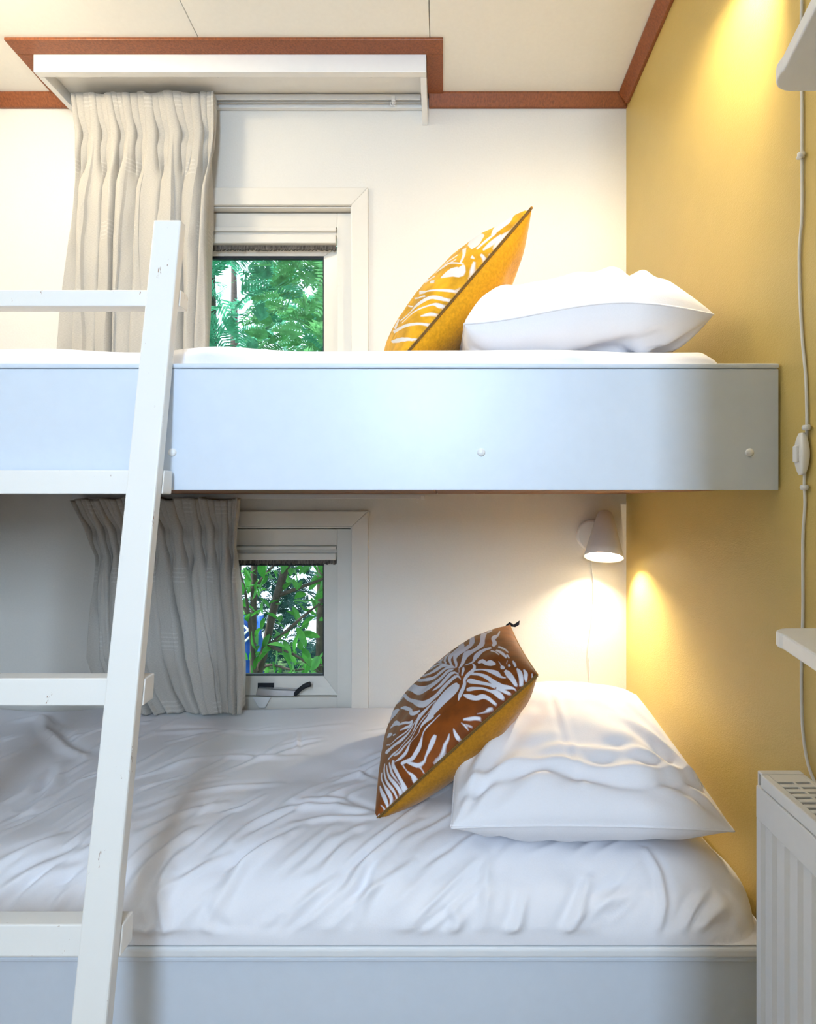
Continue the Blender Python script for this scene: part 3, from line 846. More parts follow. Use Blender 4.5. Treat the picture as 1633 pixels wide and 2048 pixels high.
# STROKES_BEGIN
STRIPES_LOW = """90,599 79,599 79,599 147,328 189,307 204,373 212,454 205,582 226,599 236,616 215,616 205,607 174,607 153,607 132,599 111,599 121,573 121,599 132,590 132,607
338,633 317,633 287,624 267,616 246,599 215,616 205,573 218,426 218,328 218,243 226,164 238,105 245,71 258,70 255,102 251,142 252,174 256,212 263,262 272,307 284,347 299,390 314,444 324,546 338,599 347,633
355,295 339,309 316,325 295,310 285,251 281,179 282,105 288,28 298,-44 307,-100 314,-138 321,-163 326,-179 334,-171 331,-155 327,-132 323,-100 318,-49 312,12 311,61 316,93 325,120 333,138 343,153 359,165 371,174
-48,590 -37,590 -16,590 5,590 26,599 48,590 96,501 137,357 170,262 192,208 193,240 171,305 132,431 79,573 58,582 37,582 16,582 -5,590 -26,590 -48,590
-121,582 -111,582 -90,590 -31,501 12,406 42,397 70,363 98,324 124,282 153,226 193,138 234,45 261,-15 265,18 237,82 195,186 151,295 113,377 79,447 36,554 -5,590 -26,573 -48,573 -69,573 -90,573 -111,582
-205,564 -195,564 -184,573 -109,390 -58,281 -16,221 22,174 57,144 90,119 122,97 152,83 179,69 207,43 243,-18 280,-93 308,-150 323,-180 331,-201 337,-217 342,-212 339,-192 333,-157 316,-110 287,-42 246,43 205,120 168,166 136,189 104,210 72,228 40,243 6,274 -33,338 -82,435 -142,582 -153,573 -163,573 -174,582
-277,564 -267,555 -257,573 -165,316 -119,213 -81,147 -44,93 -3,43 39,-1 78,-35 114,-57 148,-70 178,-79 203,-84 225,-85 246,-94 273,-122 302,-159 322,-184 324,-160 304,-127 274,-77 243,-34 216,-11 191,-1 164,9 133,22 100,36 65,58 26,93 -16,141 -57,199 -95,267 -134,347 -200,546 -226,573 -236,573 -246,573
-483,537 -464,537 -435,546 -416,546 -406,546 -397,546 -347,416 -312,307 -285,233 -258,158 -231,79 -193,-21 -143,-119 -96,-178 -53,-213 -13,-235 25,-246 61,-249 96,-246 128,-240 158,-229 186,-219 212,-210 236,-201 257,-198 279,-206 302,-219 319,-230 318,-196 301,-176 276,-145 247,-123 221,-121 195,-129 168,-135 139,-140 108,-143 74,-134 37,-107 -4,-65 -45,-17 -86,38 -127,100 -157,153 -173,194 -199,267 -250,416 -307,564 -317,564 -328,555 -347,555 -367,555 -397,555 -426,546 -454,546 -473,537
31,-320 53,-331 84,-346 116,-354 146,-350 175,-339 203,-329 230,-319 255,-311 276,-306 296,-310 316,-320 330,-327 330,-283 315,-265 292,-240 264,-224 238,-228 212,-242 186,-257 159,-273 130,-289 104,-300 76,-303 48,-302 28,-301
-548,389 -520,369 -486,355 -457,356 -450,406 -473,528 -473,528 -473,519 -388,232 -343,79 -305,-26 -278,-84 -261,-128 -243,-184 -224,-251 -203,-313 -182,-369 -154,-432 -112,-486 -72,-501 -39,-495 -9,-489 20,-490 49,-491 79,-488 107,-479 134,-466 158,-454 179,-443 199,-434 217,-427 236,-422 255,-420 273,-419 292,-420 311,-423 324,-424 318,-362 304,-358 284,-352 262,-349 242,-350 222,-353 201,-358 181,-364 160,-372 137,-381 112,-392 86,-404 59,-411 31,-411 2,-407 -29,-397 -65,-381 -98,-359 -117,-338 -121,-330 -134,-302 -155,-255 -179,-203 -206,-142 -237,-67 -269,3 -293,52 -310,93 -338,193 -400,425 -445,546 -464,528 -492,528 -510,519 -537,528 -564,519 -582,510
-693,189 -674,176 -648,162 -621,144 -589,120 -554,96 -525,80 -502,73 -483,69 -470,67 -500,163 -522,195 -559,257 -605,328 -681,473 -704,454 -727,445 -742,416 -763,416 -770,397
-446,45 -418,-16 -383,-90 -356,-148 -335,-193 -316,-233 -306,-258 -304,-282 -302,-324 -288,-392 -256,-449 -231,-475 -209,-491 -187,-500 -167,-503 -153,-504 -158,-474 -174,-459 -196,-439 -216,-417 -235,-396 -250,-377 -250,-381 -249,-377 -253,-337 -265,-273 -291,-200 -320,-129 -354,-58 -392,5 -428,57 -454,95
-237,-621 -220,-617 -195,-612 -171,-606 -150,-599 -129,-592 -106,-583 -81,-570 -56,-555 -31,-544 -4,-538 22,-536 40,-535 38,-523 18,-520 -10,-516 -39,-515 -68,-519 -98,-526 -125,-533 -149,-540 -171,-548 -191,-558 -213,-572 -232,-589 -246,-600
-193,-667 -163,-658 -120,-643 -76,-624 -31,-597 14,-565 47,-541 43,-531 10,-556 -35,-588 -80,-615 -124,-634 -166,-649 -196,-659
-103,-765 -81,-763 -50,-762 -22,-761 1,-761 21,-761 35,-760 33,-749 19,-750 -2,-750 -25,-752 -53,-754 -83,-757 -105,-758
-127,-715 -95,-711 -50,-704 -5,-698 34,-693 72,-687 110,-682 148,-678 185,-674 219,-668 249,-658 276,-646 298,-631 313,-610 321,-587 325,-571 306,-507 294,-500 278,-489 258,-482 234,-481 203,-484 171,-492 137,-506 102,-524 66,-544 30,-563 -6,-583 -41,-606 -78,-637 -114,-670 -138,-691
397,641 397,641 387,641 396,613 422,416 430,397 435,413 427,383 404,359 381,340 364,325 348,313 333,287 319,246 304,197 295,135 297,59 303,-14 308,-61 318,-69 317,-26 315,35 318,80 329,104 346,123 362,137 376,143 390,144 407,145 432,143 461,142 488,169 501,280 492,414 478,573 454,649 445,649 445,649
564,673 555,681 546,681 562,527 564,418 560,332 549,272 526,240 495,224 464,213 434,203 403,197 376,180 359,142 349,92 344,36 346,-27 350,-83 353,-119 352,-150 348,-181 345,-204 358,-231 364,-217 373,-193 381,-157 382,-107 380,-59 381,-28 386,-6 393,13 404,27 424,37 453,43 482,53 513,65 546,82 575,114 599,167 616,242 627,351 620,537 599,697 599,697
704,727 689,727 697,577 692,396 685,272 677,182 666,123 647,74 618,33 589,11 557,18 523,43 490,50 468,12 459,-39 452,-83 439,-127 425,-172 412,-206 399,-230 386,-248 377,-260 384,-294 395,-291 412,-285 430,-271 448,-245 466,-213 484,-183 498,-160 507,-152 516,-147 535,-134 566,-118 598,-100 630,-83 664,-61 695,-14 718,71 731,169 742,258 756,358 769,481 775,593
780,500 796,532 812,567 828,608 810,797 797,784 777,777 763,770
896,515 890,450 880,369 869,316 856,298 839,290 823,275 811,241 801,194 795,131 793,70 792,30 792,36 791,25 782,-14 774,-44 784,-120 795,-109 811,-85 829,-25 833,62 828,110 826,126 826,117 827,110 832,119 843,147 860,189 878,248 891,331 900,421 906,489
762,-99 739,-103 705,-106 670,-114 638,-131 606,-153 580,-179 563,-217 554,-255 547,-282 540,-299 535,-309 524,-315 500,-310 471,-298 449,-287 449,-304 470,-320 500,-341 526,-355 541,-356 552,-349 563,-338 577,-325 589,-311 603,-295 624,-265 649,-226 676,-194 706,-178 738,-170 761,-163
742,-234 750,-249 761,-270 772,-298 783,-345 794,-400 801,-438 809,-424 803,-384 793,-325 782,-272 770,-237 757,-214 749,-199
787,-264 798,-312 813,-375 825,-429 833,-471 840,-512 844,-540 861,-516 860,-483 857,-431 849,-376 834,-319 816,-262 802,-221
822,-173 835,-207 851,-252 865,-295 875,-341 883,-388 889,-421 897,-402 894,-363 889,-304 880,-246 865,-196 848,-150 836,-117
863,-465 865,-498 866,-531 867,-562 879,-549 879,-516 879,-482 878,-447
585,-431 599,-438 616,-448 625,-458 626,-466 632,-494 643,-532 661,-558 676,-575 686,-584 698,-586 713,-588 724,-590 735,-558 731,-535 723,-502 709,-472 691,-464 675,-467 667,-469 664,-457 658,-422 643,-381 619,-373 598,-380 584,-386
764,-540 766,-564 767,-596 767,-624 762,-643 754,-661 752,-688 761,-708 773,-718 780,-724 793,-698 791,-684 787,-665 786,-655 782,-655 778,-642 774,-622 772,-594 771,-561 770,-537
844,-581 836,-604 827,-626 818,-646 822,-654 831,-633 840,-612 848,-589
827,-678 826,-695 824,-711 822,-727 846,-720 845,-704 845,-688 845,-672
881,-643 880,-663 877,-690 875,-714 874,-735 873,-755 872,-770 889,-767 892,-751 896,-727 898,-701 897,-675 895,-650 893,-633
526,-379 527,-397 529,-420 527,-433 523,-442 518,-453 509,-462 490,-469 463,-473 438,-481 417,-494 399,-511 384,-530 374,-554 369,-575 364,-590 353,-607 339,-626 324,-644 309,-659 294,-675 279,-693 267,-717 257,-742 250,-759 254,-765 268,-759 287,-749 305,-738 320,-725 336,-710 350,-692 365,-673 378,-651 390,-627 396,-601 398,-581 402,-568 414,-558 430,-549 449,-542 471,-538 498,-534 521,-524 538,-505 547,-480 552,-450 549,-416 542,-388 538,-370
427,-313 423,-324 417,-339 410,-358 401,-391 389,-431 380,-458 388,-474 401,-456 419,-429 433,-400 438,-369 437,-342 436,-324
527,-529 546,-545 571,-568 595,-594 612,-622 628,-652 642,-681 656,-709 668,-736 676,-755 683,-770 691,-791 702,-815 717,-836 734,-854 745,-866 752,-858 743,-842 731,-820 722,-797 722,-775 723,-746 716,-710 700,-681 681,-660 661,-639 642,-618 622,-597 601,-574 577,-546 552,-517 534,-495
764,-755 763,-778 762,-809 761,-839 764,-867 767,-895 769,-920 771,-942 771,-962 772,-975 775,-981 778,-983 780,-984 785,-986 789,-985 795,-983 801,-977 807,-964 812,-943 816,-916 817,-885 816,-851 813,-817 805,-785 795,-758 787,-739
875,-808 872,-830 867,-858 862,-882 858,-903 853,-924 846,-943 833,-965 817,-983 804,-992 830,-999 844,-995 864,-982 881,-960 892,-935 899,-907 902,-876 899,-844 892,-818 887,-800
922,-860 918,-881 912,-907 907,-925 901,-937 894,-952 886,-966 880,-978 876,-987 873,-991 882,-995 889,-993 899,-988 908,-981 918,-971 930,-956 939,-930 940,-899 936,-871 933,-853
964,-956 956,-975 948,-988 939,-997 946,-999 955,-992 963,-979 971,-959
474,-549 492,-574 517,-608 540,-641 556,-672 570,-702 581,-730 591,-759 598,-788 605,-816 610,-839 614,-861 620,-882 629,-903 639,-923 654,-941 672,-954 691,-962 706,-969 720,-976 733,-982 742,-987 747,-991 749,-995 750,-997 756,-997 758,-995 760,-990 758,-982 751,-972 741,-961 730,-948 717,-934 703,-921 694,-908 685,-894 677,-876 668,-856 660,-838 652,-819 644,-795 635,-767 624,-734 611,-700 594,-668 575,-639 555,-609 531,-574 505,-537 486,-510
407,-605 412,-619 419,-636 427,-654 442,-675 461,-701 483,-728 506,-753 528,-776 547,-798 561,-816 573,-834 584,-851 593,-869 601,-885 606,-896 640,-870 631,-860 619,-846 607,-829 595,-811 582,-791 567,-768 547,-743 525,-715 506,-688 489,-656 472,-622 455,-593 437,-578 422,-576 413,-576
368,-727 374,-736 384,-748 396,-759 413,-770 434,-781 454,-793 472,-805 490,-817 505,-831 520,-850 535,-871 548,-892 559,-910 567,-925 572,-937 576,-950 580,-964 585,-976 593,-985 601,-990 608,-994 630,-992 633,-988 636,-980 636,-969 632,-956 625,-938 614,-918 598,-902 581,-890 566,-877 552,-858 537,-834 521,-810 503,-791 485,-775 467,-759 448,-740 428,-721 411,-706 395,-698 383,-696 374,-695
611,-908 621,-925 635,-945 648,-963 657,-975 666,-984 673,-990 682,-994 690,-995 695,-995 703,-993 702,-991 701,-988 698,-983 692,-976 683,-965 673,-952 662,-933 650,-909 641,-891
318,-749 323,-768 331,-794 342,-819 358,-842 378,-866 402,-886 427,-899 449,-905 461,-909 470,-915 480,-924 489,-935 496,-947 502,-959 507,-970 512,-980 517,-988 520,-992 543,-991 541,-986 539,-977 535,-966 532,-954 527,-939 521,-924 513,-907 502,-889 485,-870 461,-859 440,-853 425,-846 411,-830 394,-807 377,-784 358,-766 340,-751 327,-740
339,-969 355,-974 377,-981 399,-986 418,-990 436,-993 451,-994 463,-995 475,-995 484,-995 489,-991 483,-989 473,-985 458,-981 440,-981 421,-983 401,-982 380,-978 357,-972 341,-967
200,-944 212,-950 229,-959 245,-967 261,-973 275,-979 289,-983 303,-988 318,-993 328,-996 349,-990 340,-986 326,-978 310,-970 293,-964 276,-958 259,-952 241,-945 222,-938 208,-933
274,-244 289,-271 309,-307 326,-339 338,-367 349,-394 356,-413 364,-404 358,-383 348,-349 335,-313 315,-277 294,-242 278,-216
258,-417 274,-419 295,-422 313,-427 326,-432 335,-438 341,-443 347,-461 353,-490 357,-511 364,-511 364,-490 362,-458 355,-423 342,-397 326,-381 310,-369 289,-363 266,-360 250,-358
375,-286 373,-319 370,-350 368,-379 376,-387 378,-357 380,-326 382,-294
-756,367 -742,387 -704,328 -674,270 -646,236 -618,204 -600,187 -697,473 -704,464 -720,454 -734,445 -749,435 -756,406 -770,406
-650,-41 -625,-75 -592,-116 -561,-155 -534,-193 -512,-227 -510,-233 -511,-227 -488,-276 -456,-336 -424,-380 -394,-417 -368,-445 -348,-470 -328,-493 -308,-511 -289,-520 -272,-522 -262,-523 -267,-504 -279,-498 -296,-488 -312,-475 -328,-456 -347,-429 -370,-397 -399,-363 -428,-328 -450,-293 -461,-261 -474,-208 -518,-104 -564,-33 -588,-23 -606,-19 -630,-4 -656,13 -675,29
-458,-445 -434,-465 -402,-491 -373,-513 -352,-529 -332,-544 -311,-553 -292,-551 -275,-543 -264,-537 -270,-522 -283,-522 -303,-520 -322,-515 -339,-505 -358,-489 -381,-473 -410,-459 -439,-444 -461,-432
-680,-206 -659,-229 -633,-256 -615,-273 -607,-277 -597,-281 -588,-287 -597,-245 -613,-215 -640,-163 -672,-113 -691,-107 -699,-129 -704,-146
-576,-346 -559,-363 -544,-379 -529,-394 -534,-370 -551,-348 -568,-324 -586,-298
-700,-326 -679,-357 -659,-383 -641,-407 -648,-379 -667,-354 -687,-325 -710,-291
-652,-406 -614,-435 -564,-469 -515,-497 -470,-519 -424,-538 -382,-552 -339,-560 -299,-565 -271,-567 -274,-555 -303,-551 -344,-544 -387,-533 -430,-517 -477,-496 -523,-473 -571,-447 -621,-416 -659,-386
-698,-485 -690,-490 -681,-497 -669,-505 -650,-516 -625,-529 -597,-544 -566,-561 -532,-578 -501,-591 -477,-598 -455,-602 -433,-604 -408,-606 -382,-607 -355,-606 -326,-603 -298,-598 -274,-592 -255,-583 -241,-574 -231,-567 -235,-557 -245,-563 -261,-570 -281,-575 -306,-578 -336,-579 -365,-577 -394,-571 -423,-563 -451,-554 -474,-549 -496,-544 -519,-537 -550,-522 -585,-502 -619,-479 -652,-452 -685,-421 -713,-396 -728,-395 -729,-413 -728,-427
-683,-612 -657,-630 -621,-651 -589,-667 -562,-675 -536,-680 -509,-682 -480,-677 -451,-668 -420,-663 -385,-664 -348,-668 -318,-670 -299,-669 -287,-667 -273,-662 -255,-653 -236,-640 -216,-626 -192,-611 -166,-594 -148,-581 -174,-526 -191,-542 -215,-564 -238,-586 -255,-607 -269,-628 -283,-643 -294,-652 -305,-656 -322,-658 -352,-656 -390,-649 -427,-646 -458,-653 -487,-662 -516,-665 -545,-656 -574,-639 -604,-623 -636,-611 -668,-599 -692,-589
-583,-694 -562,-711 -532,-732 -501,-746 -477,-748 -455,-744 -434,-740 -409,-742 -381,-745 -357,-744 -341,-738 -330,-729 -316,-719 -296,-709 -273,-698 -244,-685 -200,-666 -150,-645 -115,-629 -118,-620 -154,-636 -205,-656 -249,-673 -278,-687 -301,-699 -322,-708 -339,-712 -353,-713 -369,-713 -393,-710 -421,-706 -449,-703 -474,-703 -496,-704 -516,-702 -541,-695 -568,-683 -588,-673
-588,-768 -569,-784 -541,-803 -513,-819 -486,-827 -458,-832 -433,-831 -414,-825 -399,-815 -385,-804 -374,-791 -365,-777 -349,-767 -318,-765 -281,-766 -249,-763 -228,-753 -215,-739 -201,-728 -187,-723 -173,-721 -155,-720 -130,-720 -101,-722 -75,-723 -56,-724 -40,-724 -30,-724 -50,-653 -60,-654 -76,-656 -95,-661 -118,-667 -145,-676 -169,-684 -185,-693 -198,-702 -211,-713 -223,-728 -234,-744 -252,-755 -283,-758 -321,-757 -354,-757 -374,-763 -388,-771 -403,-778 -418,-785 -434,-791 -451,-794 -473,-793 -498,-789 -522,-783 -546,-776 -571,-767 -589,-760
-522,-872 -513,-875 -500,-878 -483,-884 -459,-893 -429,-905 -400,-913 -374,-913 -353,-909 -335,-904 -316,-901 -297,-896 -279,-889 -262,-878 -248,-864 -234,-850 -221,-834 -210,-818 -196,-804 -180,-794 -161,-787 -140,-782 -115,-777 -86,-773 -58,-769 -27,-764 4,-760 26,-756 23,-748 1,-751 -30,-754 -62,-757 -91,-759 -121,-759 -148,-763 -169,-771 -187,-782 -203,-794 -219,-806 -235,-819 -250,-830 -268,-840 -285,-849 -302,-856 -319,-862 -336,-866 -354,-871 -373,-877 -390,-882 -407,-883 -430,-877 -459,-865 -486,-853 -506,-847 -520,-844 -530,-842
-469,-890 -459,-904 -446,-922 -432,-938 -420,-951 -406,-964 -385,-973 -358,-977 -333,-977 -310,-975 -294,-971 -282,-965 -271,-960 -255,-957 -237,-954 -218,-951 -199,-947 -180,-942 -161,-937 -145,-931 -129,-924 -116,-918 -105,-910 -96,-902 -89,-897 -104,-877 -114,-878 -127,-881 -142,-885 -156,-892 -171,-899 -186,-907 -202,-915 -218,-924 -234,-931 -250,-938 -266,-944 -281,-950 -295,-956 -306,-961 -318,-963 -337,-961 -358,-957 -372,-952 -381,-947 -393,-938 -408,-925 -425,-910 -444,-894 -457,-882
-390,-971 -387,-974 -382,-979 -379,-985 -379,-993 -381,-999 -384,-1000 -376,-1000 -373,-999 -369,-993 -368,-985 -368,-979 -368,-973 -369,-970
-255,-997 -252,-998 -250,-999 -247,-1000 -230,-1000 -229,-999 -228,-998 -227,-997
-230,-998 -217,-999 -197,-1000 -172,-1000 -147,-999 -126,-998 -106,-996 -89,-992 -73,-988 -59,-983 -45,-981 -29,-978 -12,-974 4,-967 17,-957 26,-950 22,-946 9,-951 -8,-958 -25,-963 -40,-966 -56,-968 -75,-971 -92,-977 -109,-983 -126,-987 -145,-991 -164,-993 -178,-995 -192,-995 -210,-994 -224,-994
-520,-878 -516,-896 -511,-919 -506,-939 -501,-956 -495,-969 -494,-979 -497,-985 -503,-991 -507,-996 -509,-999 -510,-1000 -510,-1000 -479,-1000 -473,-1000 -465,-1000 -459,-999 -456,-996 -457,-989 -461,-979 -471,-967 -484,-954 -495,-940 -501,-921 -504,-898 -507,-881
-619,-705 -625,-716 -634,-733 -638,-758 -635,-788 -628,-818 -623,-846 -619,-873 -615,-899 -612,-922 -611,-941 -612,-958 -612,-972 -613,-984 -614,-993 -615,-998 -614,-1000 -611,-1000 -609,-1000 -587,-1000 -586,-1000 -584,-1000 -582,-999 -580,-995 -578,-988 -578,-978 -579,-965 -580,-949 -582,-932 -583,-911 -584,-887 -587,-862 -591,-836 -595,-811 -598,-791 -597,-773 -593,-755 -589,-742
-676,-662 -676,-677 -677,-700 -676,-727 -674,-759 -672,-793 -668,-824 -663,-849 -657,-870 -649,-891 -641,-915 -632,-938 -627,-959 -628,-979 -633,-994 -639,-999 -639,-1000 -636,-1000 -634,-1000 -618,-1000 -614,-1000 -609,-1000 -606,-1000 -607,-995 -613,-981 -620,-960 -624,-939 -627,-918 -631,-896 -635,-877 -638,-860 -641,-840 -643,-814 -645,-782 -648,-752 -652,-724 -656,-698 -658,-680
-720,-633 -723,-651 -726,-677 -726,-710 -724,-746 -721,-786 -714,-825 -704,-863 -693,-896 -685,-923 -678,-945 -673,-964 -671,-978 -672,-988 -676,-996 -681,-999 -686,-1000 -690,-1000 -693,-1000 -678,-1000 -670,-1000 -660,-1000 -650,-1000 -643,-998 -638,-993 -637,-983 -638,-969 -642,-951 -649,-929 -659,-903 -672,-873 -683,-841 -691,-807 -699,-769 -705,-732 -707,-700 -706,-672 -706,-652
-757,-550 -764,-563 -775,-584 -781,-614 -781,-653 -780,-697 -775,-741 -769,-783 -761,-823 -752,-859 -742,-891 -732,-919 -725,-941 -719,-958 -715,-972 -714,-985 -718,-995 -726,-1000 -735,-1000 -743,-1000 -751,-1000 -756,-1000 -748,-1000 -741,-1000 -730,-1000 -720,-1000 -711,-1000 -702,-997 -697,-988 -694,-976 -693,-963 -695,-947 -702,-925 -712,-900 -721,-872 -731,-840 -741,-805 -749,-767 -753,-729 -754,-690 -753,-654 -751,-621 -746,-593 -743,-573
-824,-589 -829,-606 -837,-631 -837,-668 -828,-712 -816,-758 -805,-802 -795,-850 -788,-894 -783,-927 -779,-949 -776,-965 -775,-975 -777,-982 -782,-987 -788,-992 -796,-996 -805,-998 -813,-1000 -815,-1000 -813,-1000 -812,-1000 -807,-1000 -807,-1000 -806,-1000 -803,-1000 -795,-1000 -784,-999 -771,-998 -760,-996 -750,-993 -741,-986 -736,-976 -736,-962 -739,-943 -749,-911 -767,-866 -784,-817 -797,-774 -807,-736 -813,-701 -813,-668 -808,-642 -804,-623
-868,-728 -868,-749 -868,-779 -865,-816 -857,-855 -849,-892 -843,-922 -838,-949 -835,-972 -834,-987 -835,-996 -839,-999 -842,-1000 -846,-1000 -850,-1000 -854,-1000 -836,-1000 -836,-1000 -833,-1000 -829,-1000 -823,-1000 -816,-998 -809,-993 -802,-983 -797,-967 -796,-946 -801,-919 -810,-887 -821,-855 -831,-819 -843,-779 -854,-746
-955,-993 -951,-996 -947,-999 -945,-1000 -942,-1000 -940,-1000 -938,-1000 -930,-1000 -928,-1000 -925,-1000 -923,-1000 -924,-997 -928,-993 -930,-989
-882,-1000 -886,-1000 -890,-1000 -893,-1000 -882,-1000 -877,-1000 -874,-1000 -870,-1000
-888,-947 -883,-960 -876,-976 -872,-988 -873,-999 -877,-1000 -881,-1000 -870,-1000 -866,-1000 -859,-999 -857,-991 -864,-977 -874,-961 -883,-948
78,-941 72,-948 65,-957 58,-966 53,-975 48,-984 46,-991 49,-995 55,-997 59,-998 84,-997 84,-995 84,-994 84,-992 85,-987 85,-979 85,-971 86,-961 86,-951 86,-944
170,-946 172,-955 175,-965 177,-974 179,-983 180,-990 181,-994 189,-994 191,-991 194,-983 193,-974 188,-964 181,-953 176,-946
191,-969 201,-980 211,-988 220,-995 235,-993 223,-986 210,-977 198,-967
203,-943 214,-951 230,-961 247,-970 264,-976 280,-980 291,-983 304,-988 317,-992 326,-995 344,-992 337,-987 326,-979 311,-971 293,-964 276,-960 261,-956 243,-949 225,-941 212,-934"""
STRIPES_UP = """1000,-997 1000,-994 992,-982 985,-975 979,-968 972,-957 965,-949 961,-949 946,-982 949,-998 967,-1000 990,-1000 1000,-1000 1000,-997
913,-871 898,-854 876,-823 848,-791 823,-763 797,-742 777,-712 675,-823 608,-881 570,-906 558,-937 585,-940 622,-945 659,-950 693,-957 729,-963 762,-964 803,-952 862,-916 913,-876
798,-1000 776,-1000 745,-1000 715,-1000 685,-999 650,-994 612,-987 571,-985 535,-986 505,-989 477,-992 452,-996 436,-998 437,-999 454,-1000 478,-1000 506,-1000 536,-1000 566,-1000 593,-1000 625,-1000 663,-1000 703,-1000 741,-1000 775,-1000 797,-1000
603,-980 577,-975 540,-968 501,-963 459,-960 414,-960 382,-960 374,-972 402,-978 442,-986 483,-990 526,-991 568,-990 597,-989
607,-929 584,-923 550,-915 511,-908 462,-905 408,-904 370,-902 359,-924 396,-928 447,-933 495,-938 534,-942 569,-947 594,-950
611,-720 649,-590 624,-564 590,-546 564,-528 502,-578 441,-657 349,-864 368,-875 394,-888 425,-892 467,-877 519,-846 561,-815
395,-614 354,-689 313,-754 278,-798 239,-830 197,-856 168,-872 165,-895 192,-885 232,-869 272,-848 309,-818 346,-779 373,-747
-51,-816 -37,-853 -15,-896 3,-925 8,-945 19,-966 55,-981 104,-975 136,-957 155,-940 154,-919 133,-914 111,-905 113,-893 115,-889 103,-864 79,-828 39,-808 -7,-799 -39,-794
83,-592 102,-630 128,-679 145,-739 147,-818 151,-889 159,-926 171,-919 167,-878 168,-797 173,-694 158,-617 127,-571 106,-537
165,-564 196,-630 233,-680 273,-720 293,-676 255,-632 220,-573 196,-491
50,-534 92,-649 147,-724 209,-779 221,-756 162,-692 113,-601 90,-434
318,-974 312,-981 304,-989 296,-994 287,-998 277,-1000 269,-1000 279,-1000 293,-1000 311,-1000 327,-998 334,-992 338,-983 340,-975
249,-931 251,-943 252,-953 254,-963 266,-961 272,-951 278,-939 286,-925
228,-970 202,-975 165,-982 129,-989 101,-996 80,-999 66,-1000 61,-1000 59,-1000 55,-1000 54,-1000 59,-1000 71,-1000 89,-1000 109,-1000 131,-1000 153,-999 180,-995 212,-988 235,-981
360,-1000 370,-1000 380,-1000 390,-1000 390,-1000 381,-1000 371,-1000 361,-1000
-123,-695 -125,-727 -125,-756 -125,-783 -79,-727 -77,-694 -73,-656 -67,-610
-258,-691 -249,-751 -231,-817 -211,-873 -194,-921 -174,-958 -154,-982 -134,-995 -114,-999 -101,-1000 -86,-1000 -96,-999 -111,-991 -128,-973 -150,-945 -173,-904 -194,-854 -215,-795 -235,-727 -245,-666
-105,-997 -91,-999 -78,-1000 -64,-1000 -55,-1000 -69,-999 -83,-998 -96,-994
-557,-499 -545,-588 -518,-676 -487,-734 -457,-773 -426,-802 -396,-829 -363,-854 -329,-877 -304,-900 -291,-920 -286,-940 -277,-962 -260,-986 -237,-999 -218,-1000 -198,-1000 -211,-997 -227,-979 -239,-947 -249,-919 -261,-893 -279,-865 -307,-835 -340,-803 -372,-770 -402,-738 -433,-706 -463,-666 -496,-607 -525,-528 -539,-437
-256,-630 -258,-688 -258,-735 -255,-775 -226,-740 -221,-689 -212,-619 -195,-526
-297,-546 -309,-676 -308,-763 -300,-827 -281,-804 -289,-737 -290,-644 -274,-501
-598,-645 -566,-721 -514,-795 -462,-850 -419,-893 -380,-928 -351,-953 -342,-968 -345,-978 -343,-989 -327,-997 -307,-1000 -293,-1000 -278,-1000 -284,-999 -292,-992 -300,-980 -307,-970 -317,-957 -338,-941 -370,-915 -410,-877 -453,-830 -505,-772 -557,-692 -587,-609
-503,-929 -490,-949 -470,-970 -450,-984 -433,-994 -414,-999 -400,-1000 -390,-999 -398,-997 -408,-987 -423,-971 -448,-954 -477,-935 -496,-921
-678,-454 -680,-558 -674,-666 -662,-765 -641,-857 -610,-926 -581,-966 -561,-990 -547,-999 -536,-1000 -506,-1000 -520,-997 -539,-984 -561,-954 -589,-904 -615,-818 -630,-701 -635,-564 -630,-406 -600,-188
-627,-414 -591,-411 -552,-399 -511,-377 -435,-111 -473,-111 -515,-111 -569,-174
-778,-493 -789,-588 -798,-695 -801,-807 -787,-927 -751,-989 -717,-1000 -703,-999 -729,-980 -750,-895 -753,-745 -752,-604 -753,-492 -751,-416
6,-593 -2,-495 48,-257 5,-246 -5,-257 -34,-450 -32,-564 -15,-642
-379,-479 -388,-547 -393,-602 -396,-646 -379,-616 -374,-565 -367,-503 -352,-416"""
# STROKES_END
BL = P(757, 1634, 1.215); RT = P(1072, 1351, 1.215)
e1l = np.array(RT - BL); mid = (np.array(BL) + np.array(RT)) / 2
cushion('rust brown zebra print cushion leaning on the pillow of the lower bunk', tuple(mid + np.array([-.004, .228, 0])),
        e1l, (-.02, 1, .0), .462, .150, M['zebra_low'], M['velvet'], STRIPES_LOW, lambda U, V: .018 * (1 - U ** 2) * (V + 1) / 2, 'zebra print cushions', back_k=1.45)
T_UP = P(1069, 410, 1.26); B_UP = P(790, 735, 1.22)
e1u = np.array(T_UP - B_UP); midu = (np.array(B_UP) + np.array(T_UP)) / 2
e2u = np.array([-.20, .95, .0])
e2n = e2u - e1u * (e2u.dot(e1u) / e1u.dot(e1u)); e2n /= np.linalg.norm(e2n)
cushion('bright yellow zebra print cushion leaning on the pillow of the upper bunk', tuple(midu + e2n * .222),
        e1u, e2u, .455, .150, M['zebra_up'], M['velvet_up'], STRIPES_UP, lambda U, V: .015 * (1 - U ** 2) * (V + 1) / 2, 'zebra print cushions', tab=False, back_k=1.35)

